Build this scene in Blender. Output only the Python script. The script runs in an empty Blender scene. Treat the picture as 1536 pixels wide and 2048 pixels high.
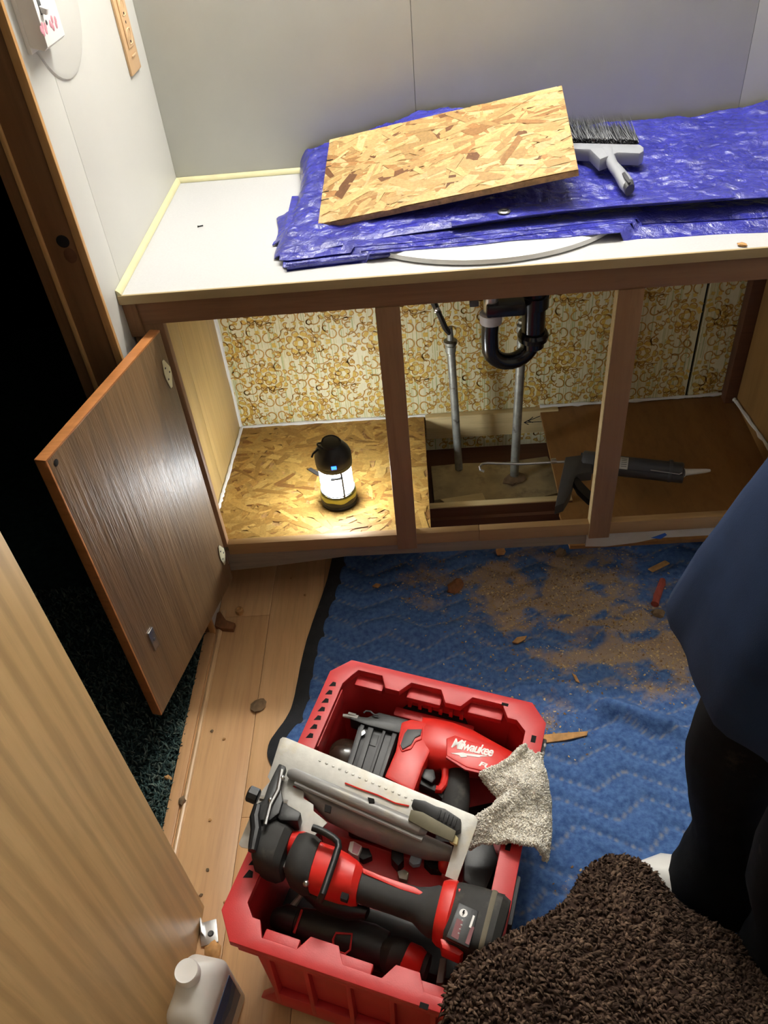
import bpy, bmesh, math, random
import numpy as np
from mathutils import Matrix, Vector, Euler, noise

sc = bpy.context.scene
# ------------------------------------------------------------------ camera
CAM = Vector((0.52579, -1.87734, 1.46538))
F_PX = 1610.92
RCAM = Euler((0.842829, 0.080011, 0.000806), 'XYZ').to_matrix()
cd = bpy.data.cameras.new('camera'); cam = bpy.data.objects.new('camera', cd)
sc.collection.objects.link(cam); sc.camera = cam
cam.location = CAM; cam.rotation_euler = (0.842829, 0.080011, 0.000806)
cd.sensor_fit = 'AUTO'; cd.sensor_width = 36.0; cd.lens = F_PX / 2048.0 * 36.0; cd.clip_start = 0.02
# ------------------------------------------------------------------ world, exposure
w = bpy.data.worlds.new('world'); sc.world = w; w.use_nodes = True
w.node_tree.nodes['Background'].inputs[0].default_value = (0.5, 0.55, 0.6, 1)
w.node_tree.nodes['Background'].inputs[1].default_value = 0.0
sc.view_settings.view_transform = 'Standard'; sc.view_settings.look = 'None'
sc.view_settings.gamma = 1.0; sc.view_settings.use_curve_mapping = False
sc.view_settings.exposure = 0.95
BULB_POWER = 110.0       # emission strength of the vanity bulbs
BULB_COLOR = (1.0, 0.98, 0.93)
BULB_X = (0.42, 0.60, 0.78, 0.96)
BULB_Y, BULB_Z, BULB_R = -0.10, 2.08, 0.05
LANTERN_POWER = 42.0
CEILING_FILL_POWER = 2.2       # weak fill light added under the ceiling
LANTERN_COLOR = (0.92, 0.97, 1.0)

# ------------------------------------------------------------------ helpers
R_ = random.Random(7)
def srgb(r, g, b):
    f = lambda c: (c/255/12.92) if c/255 <= 0.04045 else ((c/255+0.055)/1.055)**2.4
    return (f(r), f(g), f(b))
def ray(u, v):
    return RCAM @ Vector(((u-768)/F_PX, -(v-1024)/F_PX, -1.0))
def at(u, v, axis, val):
    r = ray(u, v); i = 'xyz'.index(axis)
    return CAM + r*((val-CAM[i])/r[i])
def V(*a): return Vector(a)
T = Matrix.Translation
TM = {}
def thing(name, label, cat, loc=(0, 0, 0), M=None, group=None):
    o = bpy.data.objects.new(name, None); sc.collection.objects.link(o)
    o.empty_display_size = 0.05
    M = M if M is not None else T(Vector(loc))
    o.matrix_world = M; TM[o.name] = M.copy()
    tag(o, label, cat, group); return o
def tag(o, label=None, cat=None, group=None, kind=None):
    if label: o['label'] = label
    if cat: o['category'] = cat
    if group: o['group'] = group
    if kind: o['kind'] = kind
    return o

class B:
    """collects shapes (given in frame F) and links them as one mesh object"""
    def __init__(s, F=None): s.bm = bmesh.new(); s.F = F or Matrix(); s.mi = 0
    def _add(s, t, M=None, bev=0, seg=2):
        if bev: bmesh.ops.bevel(t, geom=list(t.edges), offset=bev, segments=seg, profile=0.6, affect='EDGES', clamp_overlap=True)
        if M is not None: bmesh.ops.transform(t, matrix=M, verts=t.verts)
        for f in t.faces: f.material_index = s.mi
        me = bpy.data.meshes.new('tmp'); t.to_mesh(me); t.free()
        s.bm.from_mesh(me); bpy.data.meshes.remove(me); return s
    def box(s, c, size, R=None, bev=0, seg=2):
        t = bmesh.new(); bmesh.ops.create_cube(t, size=1.0)
        bmesh.ops.scale(t, vec=Vector(size), verts=t.verts)
        M = T(Vector(c)) @ (R.to_4x4() if R is not None else Matrix())
        return s._add(t, M, bev, seg)
    def span(s, a, b, bev=0):
        a, b = Vector(a), Vector(b)
        return s.box((a+b)/2, [abs(q) for q in (b-a)], bev=bev)
    def prism(s, pts, z0, z1, M=None, bev=0, seg=2, hole=None):
        t = bmesh.new()
        def loop(pp):
            vs = [t.verts.new((p[0], p[1], z0)) for p in pp]
            return [t.edges.new((vs[i], vs[(i+1) % len(vs)])) for i in range(len(vs))], vs
        e, vs = loop(pts)
        if hole:
            e2, _ = loop(hole)
            g = bmesh.ops.triangle_fill(t, use_beauty=True, use_dissolve=False, edges=e+e2)
            fs = list(t.faces)
        else:
            fs = [t.faces.new(vs)]
        r = bmesh.ops.extrude_face_region(t, geom=fs)
        vv = [q for q in r['geom'] if isinstance(q, bmesh.types.BMVert)]
        bmesh.ops.translate(t, vec=(0, 0, z1-z0), verts=vv)
        bmesh.ops.recalc_face_normals(t, faces=t.faces)
        if bev:
            ed = [x for x in t.edges if len(x.link_faces) == 2 and x.calc_face_angle(0) > 0.5]
            bmesh.ops.bevel(t, geom=ed, offset=bev, segments=seg, profile=0.6, affect='EDGES', clamp_overlap=True)
        return s._add(t, M)
    def slab(s, P, n, th, bev=0):
        """polygon through 3-D points P, thickened along -n"""
        P = [Vector(p) for p in P]; n = Vector(n).normalized()
        ex = (P[1]-P[0]); ex = (ex - n*ex.dot(n)).normalized(); ey = n.cross(ex)
        M = Matrix((ex, ey, n)).transposed().to_4x4(); M.translation = P[0]
        pts = [((p-P[0]).dot(ex), (p-P[0]).dot(ey)) for p in P]
        return s.prism(pts, -th, 0, M=M, bev=bev)
    def loft(s, rings, cap=True, closed=False, wrap=True):
        t = bmesh.new(); L = []
        for r in rings: L.append([t.verts.new(p) for p in r])
        n = len(L[0]); m = len(L)
        for i in range(m if closed else m-1):
            a, b = L[i], L[(i+1) % m]
            for j in range(n if wrap else n-1):
                t.faces.new((a[j], a[(j+1) % n], b[(j+1) % n], b[j]))
        if cap and not closed and wrap:
            t.faces.new(list(reversed(L[0]))); t.faces.new(L[-1])
        bmesh.ops.recalc_face_normals(t, faces=t.faces)
        return s._add(t)
    def tube(s, pts, r, seg=10, closed=False, cap=True, sx=1.0):
        pts = [Vector(p) for p in pts]; n = len(pts)
        rr = r if isinstance(r, (list, tuple)) else [r]*n
        rings = []; up = None
        for i in range(n):
            a = pts[i-1] if (i > 0 or closed) else pts[i]
            b = pts[(i+1) % n] if (i < n-1 or closed) else pts[i]
            d = (b-a).normalized()
            if up is None:
                up = Vector((0, 0, 1)) if abs(d.z) < 0.9 else Vector((1, 0, 0))
            up = (up - d*up.dot(d)).normalized(); sd = d.cross(up)
            rings.append([pts[i] + (up*math.cos(k*2*math.pi/seg) + sd*sx*math.sin(k*2*math.pi/seg))*rr[i] for k in range(seg)])
        return s.loft(rings, cap=cap, closed=closed)
    def lathe(s, prof, seg=28, M=None, cap=True, wob=None):
        M = M or Matrix(); rings = []
        for r, z in prof:
            rings.append([M @ Vector((max(r, 1e-5)*math.cos(k*2*math.pi/seg), max(r, 1e-5)*math.sin(k*2*math.pi/seg), z + (wob(k*2*math.pi/seg, r, z) if wob else 0))) for k in range(seg)])
        return s.loft(rings, cap=cap)
    def ball(s, c, r, seg=16, M=None):
        t = bmesh.new(); bmesh.ops.create_uvsphere(t, u_segments=seg, v_segments=max(6, seg*2//3), radius=1.0)
        rr = r if isinstance(r, (list, tuple)) else (r, r, r)
        bmesh.ops.scale(t, vec=Vector(rr), verts=t.verts)
        return s._add(t, T(Vector(c)) @ (M or Matrix()))
    def pair(s, pr, n=18, sup=2.6, cap=True):
        """loft through rings given as (pointA, pointB, half-thickness): silhouettes and depth (up = frame z)"""
        rings = []
        for a, b, h in pr:
            a, b = Vector(a), Vector(b); c = (a+b)/2; sd = (b-a)/2; up = Vector((0, 0, h)); R = []
            for k in range(n):
                th = 2*math.pi*k/n; co, si = math.cos(th), math.sin(th)
                R.append(c + sd*math.copysign(abs(co)**(2/sup), co) + up*math.copysign(abs(si)**(2/sup), si))
            rings.append(R)
        return s.loft(rings, cap=cap)
    def grid(s, fn, nu, nv):
        t = bmesh.new()
        G = [[t.verts.new(fn(i/(nu-1), j/(nv-1))) for j in range(nv)] for i in range(nu)]
        for i in range(nu-1):
            for j in range(nv-1):
                t.faces.new((G[i][j], G[i+1][j], G[i+1][j+1], G[i][j+1]))
        return s._add(t)
    def mesh(s, verts, faces):
        t = bmesh.new(); vs = [t.verts.new(v) for v in verts]
        for f in faces:
            try: t.faces.new([vs[i] for i in f])
            except ValueError: pass
        return s._add(t)
    def obj(s, name, mats, parent=None, smooth=35, kind=None, label=None, cat=None, group=None, origin=None):
        me = bpy.data.meshes.new(name)
        if parent is not None: X = TM[parent.name].inverted() @ s.F
        else:
            o0 = Vector(origin) if origin is not None else Vector((0, 0, 0))
            X = T(-o0) @ s.F
        bmesh.ops.transform(s.bm, matrix=X, verts=s.bm.verts)
        s.bm.to_mesh(me); s.bm.free()
        for m in (mats if isinstance(mats, (list, tuple)) else [mats]): me.materials.append(m)
        if smooth:
            me.shade_smooth(); me.set_sharp_from_angle(angle=math.radians(smooth))
        return link(name, me, parent, kind, label, cat, group, origin)
def link(name, me, parent=None, kind=None, label=None, cat=None, group=None, origin=None):
    o = bpy.data.objects.new(name, me); sc.collection.objects.link(o)
    if parent is not None:
        o.parent = parent; TM[o.name] = TM[parent.name].copy()
    else:
        if origin is not None: o.location = origin
        TM[o.name] = T(Vector(origin) if origin is not None else Vector((0, 0, 0)))
    return tag(o, label, cat, group, kind)
def pymesh(name, verts, faces, mats, parent=None, cols=None, smooth=False, kind=None, **k):
    """big numpy mesh in world space; cols = one colour per face"""
    me = bpy.data.meshes.new(name)
    v = np.asarray(verts, dtype=np.float64)
    if parent is not None:
        X = np.array(TM[parent.name].inverted()); v = v @ X[:3, :3].T + X[:3, 3]
    f = np.asarray(faces, dtype=np.int32); n = f.shape[1]
    me.vertices.add(len(v)); me.vertices.foreach_set('co', v.ravel())
    me.loops.add(f.size); me.loops.foreach_set('vertex_index', f.ravel())
    me.polygons.add(len(f)); me.polygons.foreach_set('loop_start', np.arange(0, f.size, n, dtype=np.int32))
    me.update(calc_edges=True); me.validate()
    if cols is not None:
        a = me.color_attributes.new('Col', 'FLOAT_COLOR', 'CORNER')
        c = np.repeat(np.c_[np.asarray(cols), np.ones(len(f))], n, axis=0)
        a.data.foreach_set('color', c.astype(np.float32).ravel())
    for m in (mats if isinstance(mats, (list, tuple)) else [mats]): me.materials.append(m)
    if smooth: me.shade_smooth()
    return link(name, me, parent, kind, **k)

# ------------------------------------------------------------------ materials
def nt(name):
    m = bpy.data.materials.new(name); m.use_nodes = True
    return m, m.node_tree, m.node_tree.nodes['Principled BSDF']
def N(t, typ, **kw):
    n = t.nodes.new(typ)
    for k, v in kw.items():
        if k.startswith('i_'): n.inputs[k[2:].replace('_', ' ')].default_value = v
        else: setattr(n, k, v)
    return n
def coords(t, scale=(1, 1, 1), rot=(0, 0, 0)):
    tc = N(t, 'ShaderNodeTexCoord'); mp = N(t, 'ShaderNodeMapping')
    mp.inputs['Scale'].default_value = scale; mp.inputs['Rotation'].default_value = rot
    t.links.new(tc.outputs['Object'], mp.inputs['Vector']); return mp.outputs['Vector']
def noise_n(t, vec, scale, detail=4, rough=0.55, dist=0.0):
    n = N(t, 'ShaderNodeTexNoise'); n.inputs['Scale'].default_value = scale; n.inputs['Detail'].default_value = detail
    n.inputs['Roughness'].default_value = rough; n.inputs['Distortion'].default_value = dist
    t.links.new(vec, n.inputs['Vector']); return n.outputs['Fac']
def ramp(t, fac, stops):
    r = N(t, 'ShaderNodeValToRGB'); e = r.color_ramp.elements
    while len(e) < len(stops): e.new(0.5)
    for x, (p, c) in zip(e, stops):
        x.position = p; x.color = (*c, 1) if len(c) == 3 else c
    t.links.new(fac, r.inputs['Fac']); return r.outputs['Color']
def mixc(t, fac, a, b, mode='MIX'):
    m = N(t, 'ShaderNodeMix', data_type='RGBA', blend_type=mode)
    for sk, val in (('Factor', fac), ('A', a), ('B', b)):
        i = [q for q in m.inputs if q.name == sk and (q.type == 'RGBA' or sk == 'Factor' and q.type == 'VALUE')][0]
        if hasattr(val, 'is_output'): t.links.new(val, i)
        else: i.default_value = val if not isinstance(val, tuple) else (*val[:3], 1)
    return [q for q in m.outputs if q.type == 'RGBA'][0]
def bump(t, b, h, strength=0.3, dist=0.002):
    n = N(t, 'ShaderNodeBump'); n.inputs['Strength'].default_value = strength; n.inputs['Distance'].default_value = dist
    t.links.new(h, n.inputs['Height']); t.links.new(n.outputs['Normal'], b.inputs['Normal'])
def plain(name, c, rough=0.5, metal=0.0, var=0.12, vs=40, bm=0.0, bs=300, spec=0.5, dirt=None, ds=9, dth=(0.55, 0.75)):
    m, t, b = nt(name); vec = coords(t)
    lo = tuple(x*(1-var) for x in c); hi = tuple(min(1, x*(1+var)) for x in c)
    col = ramp(t, noise_n(t, vec, vs), [(0.3, lo), (0.7, hi)])
    if dirt is not None:
        f = ramp(t, noise_n(t, vec, ds, 8, 0.65), [(dth[0], (0, 0, 0)), (dth[1], (1, 1, 1))])
        col = mixc(t, f, col, dirt)
    t.links.new(col, b.inputs['Base Color'])
    b.inputs['Roughness'].default_value = rough; b.inputs['Metallic'].default_value = metal
    b.inputs['Specular IOR Level'].default_value = spec
    if bm: bump(t, b, noise_n(t, vec, bs, 3), bm, 0.001)
    return m
def wood(name, c1, c2, axis='x', s=14, rough=0.5, stretch=0.07, bm=0.15, fine=0.35, spec=0.4, bs=0.001, ring=0.0):
    m, t, b = nt(name)
    sc3 = [1, 1, 1]; sc3['xyz'.index(axis)] = stretch
    vec = coords(t, tuple(sc3))
    a = noise_n(t, vec, s, 6, 0.6, 1.2)
    g = noise_n(t, vec, s*9, 4, 0.7, 0.3)
    col = ramp(t, a, [(0.28, c1), (0.72, c2)])
    dk = tuple(x*0.45 for x in c1)
    gf = ramp(t, g, [(0.30, (fine,)*3), (0.52, (0, 0, 0))])
    col = mixc(t, gf, col, dk)
    if ring:
        wv = N(t, 'ShaderNodeTexWave', wave_type='RINGS', rings_direction='xyz'.index(axis) and 'Z' or 'X')
        wv.inputs['Scale'].default_value = 9; wv.inputs['Distortion'].default_value = 5; wv.inputs['Detail'].default_value = 3
        t.links.new(vec, wv.inputs['Vector'])
        rf = ramp(t, wv.outputs['Fac'], [(0.5, (0, 0, 0)), (0.95, (ring,)*3)])
        col = mixc(t, rf, col, dk)
    t.links.new(col, b.inputs['Base Color'])
    b.inputs['Roughness'].default_value = rough; b.inputs['Specular IOR Level'].default_value = spec
    if bm: bump(t, b, g, bm, bs)
    return m
def attr_mat(name, rough=0.6, grain=0.25, scale=120, bm=0.2, spec=0.3):
    m, t, b = nt(name); a = N(t, 'ShaderNodeAttribute', attribute_name='Col')
    vec = coords(t); g = noise_n(t, vec, scale, 5, 0.7)
    f = ramp(t, g, [(0.3, (1-grain,)*3), (0.7, (1+grain*0.4,)*3)])
    t.links.new(mixc(t, 1.0, a.outputs['Color'], f, 'MULTIPLY'), b.inputs['Base Color'])
    b.inputs['Roughness'].default_value = rough; b.inputs['Specular IOR Level'].default_value = spec
    if bm: bump(t, b, g, bm, 0.001)
    return m
def glow(name, c, strength):
    m, t, b = nt(name); b.inputs['Base Color'].default_value = (*c, 1)
    b.inputs['Emission Color'].default_value = (*c, 1); b.inputs['Emission Strength'].default_value = strength
    return m

m_wall = plain('painted_wallboard', srgb(192, 192, 184), 0.55, var=0.03, vs=7, bm=0.12, bs=120)
m_wall_l = plain('white_panel_paint', srgb(200, 199, 193), 0.42, var=0.02, vs=5, bm=0.06, bs=90)
m_ceiling = plain('ceiling_paint', srgb(215, 212, 205), 0.7, var=0.02)
m_plank = [wood('laminate_plank_%s' % n, srgb(*a), srgb(*b), 'y', 11, 0.38, 0.05, 0.06, 0.22) for n, a, b in
           (('tan', (194, 148, 102), (216, 174, 126)), ('honey', (200, 154, 106), (222, 180, 132)), ('oak', (188, 142, 98), (212, 168, 122)))]
m_strip = wood('pale_strip_wood', srgb(196, 156, 112), srgb(222, 188, 146), 'y', 10, 0.35, 0.05)
m_frame = wood('face_frame_wood', srgb(132, 98, 68), srgb(154, 118, 84), 'z', 9, 0.5, 0.06, 0.1, 0.3)
m_frame_x = wood('face_rail_wood', srgb(126, 92, 64), srgb(148, 112, 80), 'x', 9, 0.5, 0.06, 0.1, 0.3)
m_rail_lo = wood('bottom_rail_wood', srgb(150, 116, 76), srgb(176, 142, 96), 'x', 9, 0.55, 0.06)
m_kick = wood('kick_board_wood', srgb(120, 108, 92), srgb(150, 138, 120), 'x', 8, 0.7, 0.1)
m_door = wood('door_panel_wood', srgb(104, 78, 50), srgb(136, 104, 68), 'z', 13, 0.42, 0.05, 0.9, 0.4, 1.0, 0.0022, 0.25)
m_dooredge = wood('door_edge_wood', srgb(160, 100, 54), srgb(186, 124, 72), 'x', 10, 0.4, 0.08)
m_slab = wood('light_door_veneer', srgb(196, 160, 108), srgb(220, 186, 134), 'z', 9, 0.45, 0.06, 0.1, 0.25, 0.35, 0.001, 0.35)
m_jamb = wood('jamb_wood', srgb(116, 80, 50), srgb(140, 102, 66), 'z', 8, 0.5, 0.05)
m_jambedge = wood('jamb_edge_wood', srgb(176, 130, 78), srgb(200, 156, 100), 'z', 10, 0.5, 0.06)
m_inpanel = wood('side_panel_wood', srgb(176, 146, 90), srgb(202, 172, 114), 'z', 10, 0.45, 0.05, 0.08, 0.25)
m_rpanel = wood('right_panel_wood', srgb(146, 110, 62), srgb(168, 130, 78), 'z', 7, 0.5, 0.08, 0.08, 0.2)
m_pine = wood('pine_lumber', srgb(190, 166, 116), srgb(216, 196, 148), 'x', 9, 0.6, 0.06)
m_dark = wood('dark_board_wood', srgb(84, 52, 34), srgb(108, 70, 46), 'x', 10, 0.6, 0.06)
m_ply = wood('varnished_plywood', srgb(124, 86, 46), srgb(150, 108, 60), 'y', 6, 0.45, 0.35, 0.08, 0.25)
m_sub = plain('stained_subfloor', srgb(168, 150, 110), 0.8, var=0.25, vs=14, dirt=srgb(96, 84, 62), ds=12)
m_counter = plain('white_laminate', srgb(186, 186, 186), 0.42, var=0.035, vs=260)
m_trim = plain('cream_trim', srgb(204, 198, 156), 0.4, var=0.06, vs=30)
m_band = wood('counter_edge_band', srgb(160, 140, 100), srgb(178, 158, 118), 'x', 8, 0.5, 0.06, 0.05, 0.15)
m_porc = plain('porcelain', srgb(240, 240, 238), 0.12, var=0.01)
m_caulk = plain('white_caulk', srgb(226, 226, 222), 0.6, var=0.05, bm=0.3, bs=120)
m_paper = plain('wallpaper_ground', srgb(218, 212, 176), 0.6, var=0.05, vs=60)
m_print = attr_mat('wallpaper_ink', 0.6, 0.12, 90, 0)
m_osb = attr_mat('osb_strands', 0.55, 0.28, 160, 0.3)
m_osbcore = plain('osb_core', srgb(176, 136, 84), 0.7, var=0.4, vs=90, bm=0.6, bs=160)
m_abs = plain('black_abs_pipe', srgb(22, 22, 26), 0.22, var=0.1)
m_nut = plain('grey_plastic_nut', srgb(176, 174, 176), 0.5)
m_galv = plain('galvanised_pipe', srgb(150, 152, 146), 0.5, 0.55, var=0.2, vs=60, dirt=srgb(70, 56, 44), ds=22, dth=(0.56, 0.66))
m_hose = plain('dark_hose', srgb(28, 26, 26), 0.5, dirt=srgb(120, 116, 108), ds=70, dth=(0.62, 0.68))
m_metal = plain('bright_steel', srgb(190, 190, 190), 0.3, 1.0, var=0.05)
m_hinge = plain('brass_white_hinge', srgb(214, 206, 172), 0.35, 0.3, var=0.05)
m_black = plain('black_plastic', srgb(26, 26, 27), 0.45, var=0.15, bm=0.1)
m_rubber = plain('dusty_black_rubber', srgb(44, 43, 42), 0.7, var=0.2, dirt=srgb(96, 90, 82), ds=26, dth=(0.55, 0.85))
m_dkgrey = plain('dark_grey_plastic', srgb(66, 66, 68), 0.5, var=0.1)
m_hole = plain('hole_dark', srgb(14, 10, 9), 0.9)
m_red = plain('red_tool_plastic', srgb(216, 40, 32), 0.38, var=0.06, bm=0.06)
m_crate = plain('red_crate_plastic', srgb(196, 46, 48), 0.46, var=0.05, bm=0.12, bs=500)
m_white = plain('white_plastic', srgb(232, 230, 226), 0.35, var=0.02)
m_ink = plain('white_ink', srgb(244, 242, 240), 0.5, var=0.02)
m_alu = plain('dusty_aluminium', srgb(200, 198, 192), 0.5, 0.35, var=0.08, vs=60, dirt=srgb(196, 178, 128), ds=10, dth=(0.5, 0.8), bm=0.25, bs=110)
m_mag = plain('grey_magnesium', srgb(150, 148, 146), 0.45, 0.2, var=0.08, dirt=srgb(186, 168, 122), ds=8, dth=(0.52, 0.8))
m_tan = plain('outlet_tan', srgb(204, 168, 126), 0.4, var=0.03)
m_tan_lt = plain('outlet_pale_tan', srgb(222, 190, 150), 0.4, var=0.03)
m_pink = plain('pink_flower_print', srgb(202, 140, 152), 0.5, var=0.15)
m_navy = plain('navy_shirt_cotton', srgb(28, 44, 74), 0.85, var=0.12, vs=18, bm=0.3, bs=900, spec=0.2)
m_pants = plain('black_trousers', srgb(17, 17, 19), 0.9, var=0.2, bm=0.3, bs=700, spec=0.15, dirt=srgb(86, 80, 72), ds=9, dth=(0.62, 0.86))
m_skin = plain('skin', srgb(206, 158, 132), 0.5, var=0.06)
m_hair = plain('brown_hair', srgb(60, 42, 32), 0.6, var=0.2)
m_blue_lbl = plain('blue_label', srgb(36, 78, 140), 0.5, var=0.1)
m_grey_lbl = plain('grey_label', srgb(120, 124, 132), 0.5, var=0.1)
m_binding = plain('black_binding', srgb(34, 36, 40), 0.9, var=0.2, bm=0.5, bs=400, dirt=srgb(90, 84, 72), ds=40, dth=(0.62, 0.8))
m_mud = plain('dried_mud', srgb(122, 100, 74), 0.9, var=0.3, vs=60, bm=0.8, bs=200)
m_chip = plain('wood_chip', srgb(184, 138, 84), 0.8, var=0.25, vs=80)
m_chipd = plain('brown_wood_scrap', srgb(128, 82, 48), 0.8, var=0.3, vs=60, bm=0.4)
m_chipr = plain('red_wood_scrap', srgb(158, 72, 58), 0.7, var=0.2, vs=60, bm=0.3)
m_olive = plain('olive_lantern_ring', srgb(86, 86, 58), 0.5)
m_yellow = plain('yellow_green_band', srgb(186, 182, 74), 0.35, var=0.1)
m_terry = plain('terry_cotton', srgb(236, 230, 216), 0.95, var=0.14, vs=25, spec=0.1)
m_tuft = attr_mat('shag_pile', 0.95, 0.1, 30, 0, 0.08)
m_tape = plain('blue_tape', srgb(24, 82, 170), 0.6)
m_bulb = glow('lamp_bulb', BULB_COLOR, BULB_POWER)
m_lantern = glow('lantern_globe', LANTERN_COLOR, LANTERN_POWER)
m_led = glow('blue_indicator', (0.02, 0.12, 1.0), 3.0)

def tarp_mat():
    m, t, b = nt('blue_poly_tarp'); vec = coords(t)
    c = ramp(t, noise_n(t, vec, 16, 5), [(0.3, srgb(42, 44, 132)), (0.7, srgb(58, 60, 160))])
    t.links.new(c, b.inputs['Base Color']); b.inputs['Roughness'].default_value = 0.15
    b.inputs['Specular IOR Level'].default_value = 0.9
    n1 = noise_n(t, vec, 34, 6, 0.6, 0.6)
    vo = N(t, 'ShaderNodeTexVoronoi', feature='DISTANCE_TO_EDGE'); vo.inputs['Scale'].default_value = 30; t.links.new(vec, vo.inputs['Vector'])
    wv = noise_n(t, vec, 420, 2, 0.5); msk = ramp(t, noise_n(t, vec, 14, 4), [(0.42, (0.02,)*3), (0.62, (0.16,)*3)])
    m1 = N(t, 'ShaderNodeMath', operation='MULTIPLY'); t.links.new(wv, m1.inputs[0]); t.links.new(msk, m1.inputs[1])
    h1 = N(t, 'ShaderNodeMath', operation='ADD'); t.links.new(n1, h1.inputs[0]); t.links.new(m1.outputs[0], h1.inputs[1])
    h2 = N(t, 'ShaderNodeMath', operation='MULTIPLY_ADD'); t.links.new(vo.outputs['Distance'], h2.inputs[0]); h2.inputs[1].default_value = 0.6; t.links.new(h1.outputs[0], h2.inputs[2])
    bump(t, b, h2.outputs[0], 0.9, 0.0075); return m
m_tarp = tarp_mat()
def blanket_mat():
    m, t, b = nt('quilted_moving_blanket'); vec = coords(t)
    a = N(t, 'ShaderNodeAttribute', attribute_name='Col')
    base = ramp(t, noise_n(t, vec, 90, 4), [(0.3, srgb(54, 84, 134)), (0.7, srgb(84, 116, 168))])
    base = mixc(t, a.outputs['Color'], base, srgb(158, 150, 132))            # thread of the seams
    sp = N(t, 'ShaderNodeSeparateColor'); t.links.new(a.outputs['Color'], sp.inputs[0])
    d = noise_n(t, vec, 42, 9, 0.72)
    big = N(t, 'ShaderNodeAttribute', attribute_name='Dust')
    th = N(t, 'ShaderNodeMath', operation='ADD'); t.links.new(d, th.inputs[0]); t.links.new(big.outputs['Fac'], th.inputs[1])
    f = ramp(t, th.outputs[0], [(0.62, (0, 0, 0)), (1.05, (0.72, 0.72, 0.72))])
    col = mixc(t, f, base, srgb(174, 146, 104))
    t.links.new(col, b.inputs['Base Color']); b.inputs['Roughness'].default_value = 0.9
    b.inputs['Specular IOR Level'].default_value = 0.15
    bump(t, b, noise_n(t, vec, 260, 4), 0.5, 0.002); return m
m_blanket = blanket_mat()

# ------------------------------------------------------------------ painted-on geometry makers
def strands(w, h, n, seed, pal, L=(0.03, 0.11), W=(0.008, 0.024), z=(0.0, 0.0012), ang=0.9):
    """wood strands of an oriented strand board, clipped to a w x h rectangle centred on 0; returns verts, faces(8-gon fans as quads), colours"""
    rg = np.random.default_rng(seed); vs, fs, cs = [], [], []
    def clip(poly):
        for ax, sgn, lim in ((0, 1, w/2), (0, -1, w/2), (1, 1, h/2), (1, -1, h/2)):
            out = []
            for i in range(len(poly)):
                p, q = poly[i], poly[(i+1) % len(poly)]
                dp, dq = lim-sgn*p[ax], lim-sgn*q[ax]
                if dp >= 0: out.append(p)
                if dp*dq < 0: out.append(p+(q-p)*dp/(dp-dq))
            poly = out
            if len(poly) < 3: return None
        return poly
    for i in range(n):
        c = np.array([rg.uniform(-w/2, w/2), rg.uniform(-h/2, h/2)]); l = rg.uniform(*L); ww = rg.uniform(*W)
        a = rg.normal(0, ang); ca, sa = math.cos(a), math.sin(a)
        q = [(-l/2+rg.uniform(-.1, .1)*l, -ww/2), (0, -ww/2+rg.uniform(-.2, .2)*ww), (l/2+rg.uniform(-.15, .1)*l, -ww/2*rg.uniform(.4, 1)), (l/2, ww/2*rg.uniform(.2, 1)), (0, ww/2+rg.uniform(-.25, .15)*ww), (-l/2+rg.uniform(-.1, .15)*l, ww/2)]
        poly = clip([c+np.array([x*ca-y*sa, x*sa+y*ca]) for x, y in q])
        if poly is None: continue
        zz = rg.uniform(*z) + i*2e-7*3; k = len(vs)
        for p in poly: vs.append((p[0], p[1], zz + rg.uniform(0, 0.0003)))
        col = np.array(pal[rg.choice(len(pal), p=PALP)])*rg.uniform(0.8, 1.15)
        for j in range(1, len(poly)-1): fs.append((k, k+j, k+j+1)); cs.append(col)
    return np.array(vs), np.array(fs), np.array(cs)
PALP = np.array([.36, .28, .20, .12, .04])
PAL_NEW = [srgb(186, 154, 102), srgb(170, 136, 86), srgb(194, 168, 120), srgb(156, 114, 68), srgb(106, 70, 42)]
PAL_OLD = [srgb(186, 148, 78), srgb(174, 134, 68), srgb(196, 160, 90), srgb(160, 120, 58), srgb(140, 98, 48)]
def place(v, M):
    A = np.array(M); return v @ A[:3, :3].T + A[:3, 3]
def tufts(P, Nn, rg, length, width, pal, lean=0.5, dirv=None):
    """one bent three-sided tuft per point; P, Nn arrays"""
    n = len(P); t = rg.normal(size=(n, 3)); t -= (t*Nn).sum(1)[:, None]*Nn; t /= np.linalg.norm(t, axis=1)[:, None]+1e-9
    b = np.cross(Nn, t); L = length*rg.uniform(.6, 1.25, n)[:, None]; W = width*rg.uniform(.7, 1.3, n)[:, None]
    ld = t if dirv is None else (0.6*t+np.array(dirv)[None, :])
    mid = P+Nn*L*0.55+ld*L*lean*0.35; tip = P+Nn*L*0.85+ld*L*lean
    vs = np.empty((n, 7, 3)); fs = np.empty((n, 9, 3), int); k = np.arange(n)*7
    for j, (x, y) in enumerate(((1, 0), (-.5, .87), (-.5, -.87))):
        o = t*W*x+b*W*y; vs[:, j] = P+o; vs[:, 3+j] = mid+o*0.8
    vs[:, 6] = tip; q = 0
    for j in range(3):
        a, c = j, (j+1) % 3
        for tri in ((a, c, 3+c), (a, 3+c, 3+a), (3+a, 3+c, 6)):
            fs[:, q] = np.stack([k+tri[0], k+tri[1], k+tri[2]], 1); q += 1
    col = np.array(pal)[rg.integers(0, len(pal), n)]*rg.uniform(.75, 1.25, n)[:, None]
    return vs.reshape(-1, 3), fs.reshape(-1, 3), np.repeat(col, 9, axis=0)
def nz(x, y, z=0.0): return noise.noise(Vector((x, y, z)))
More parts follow.
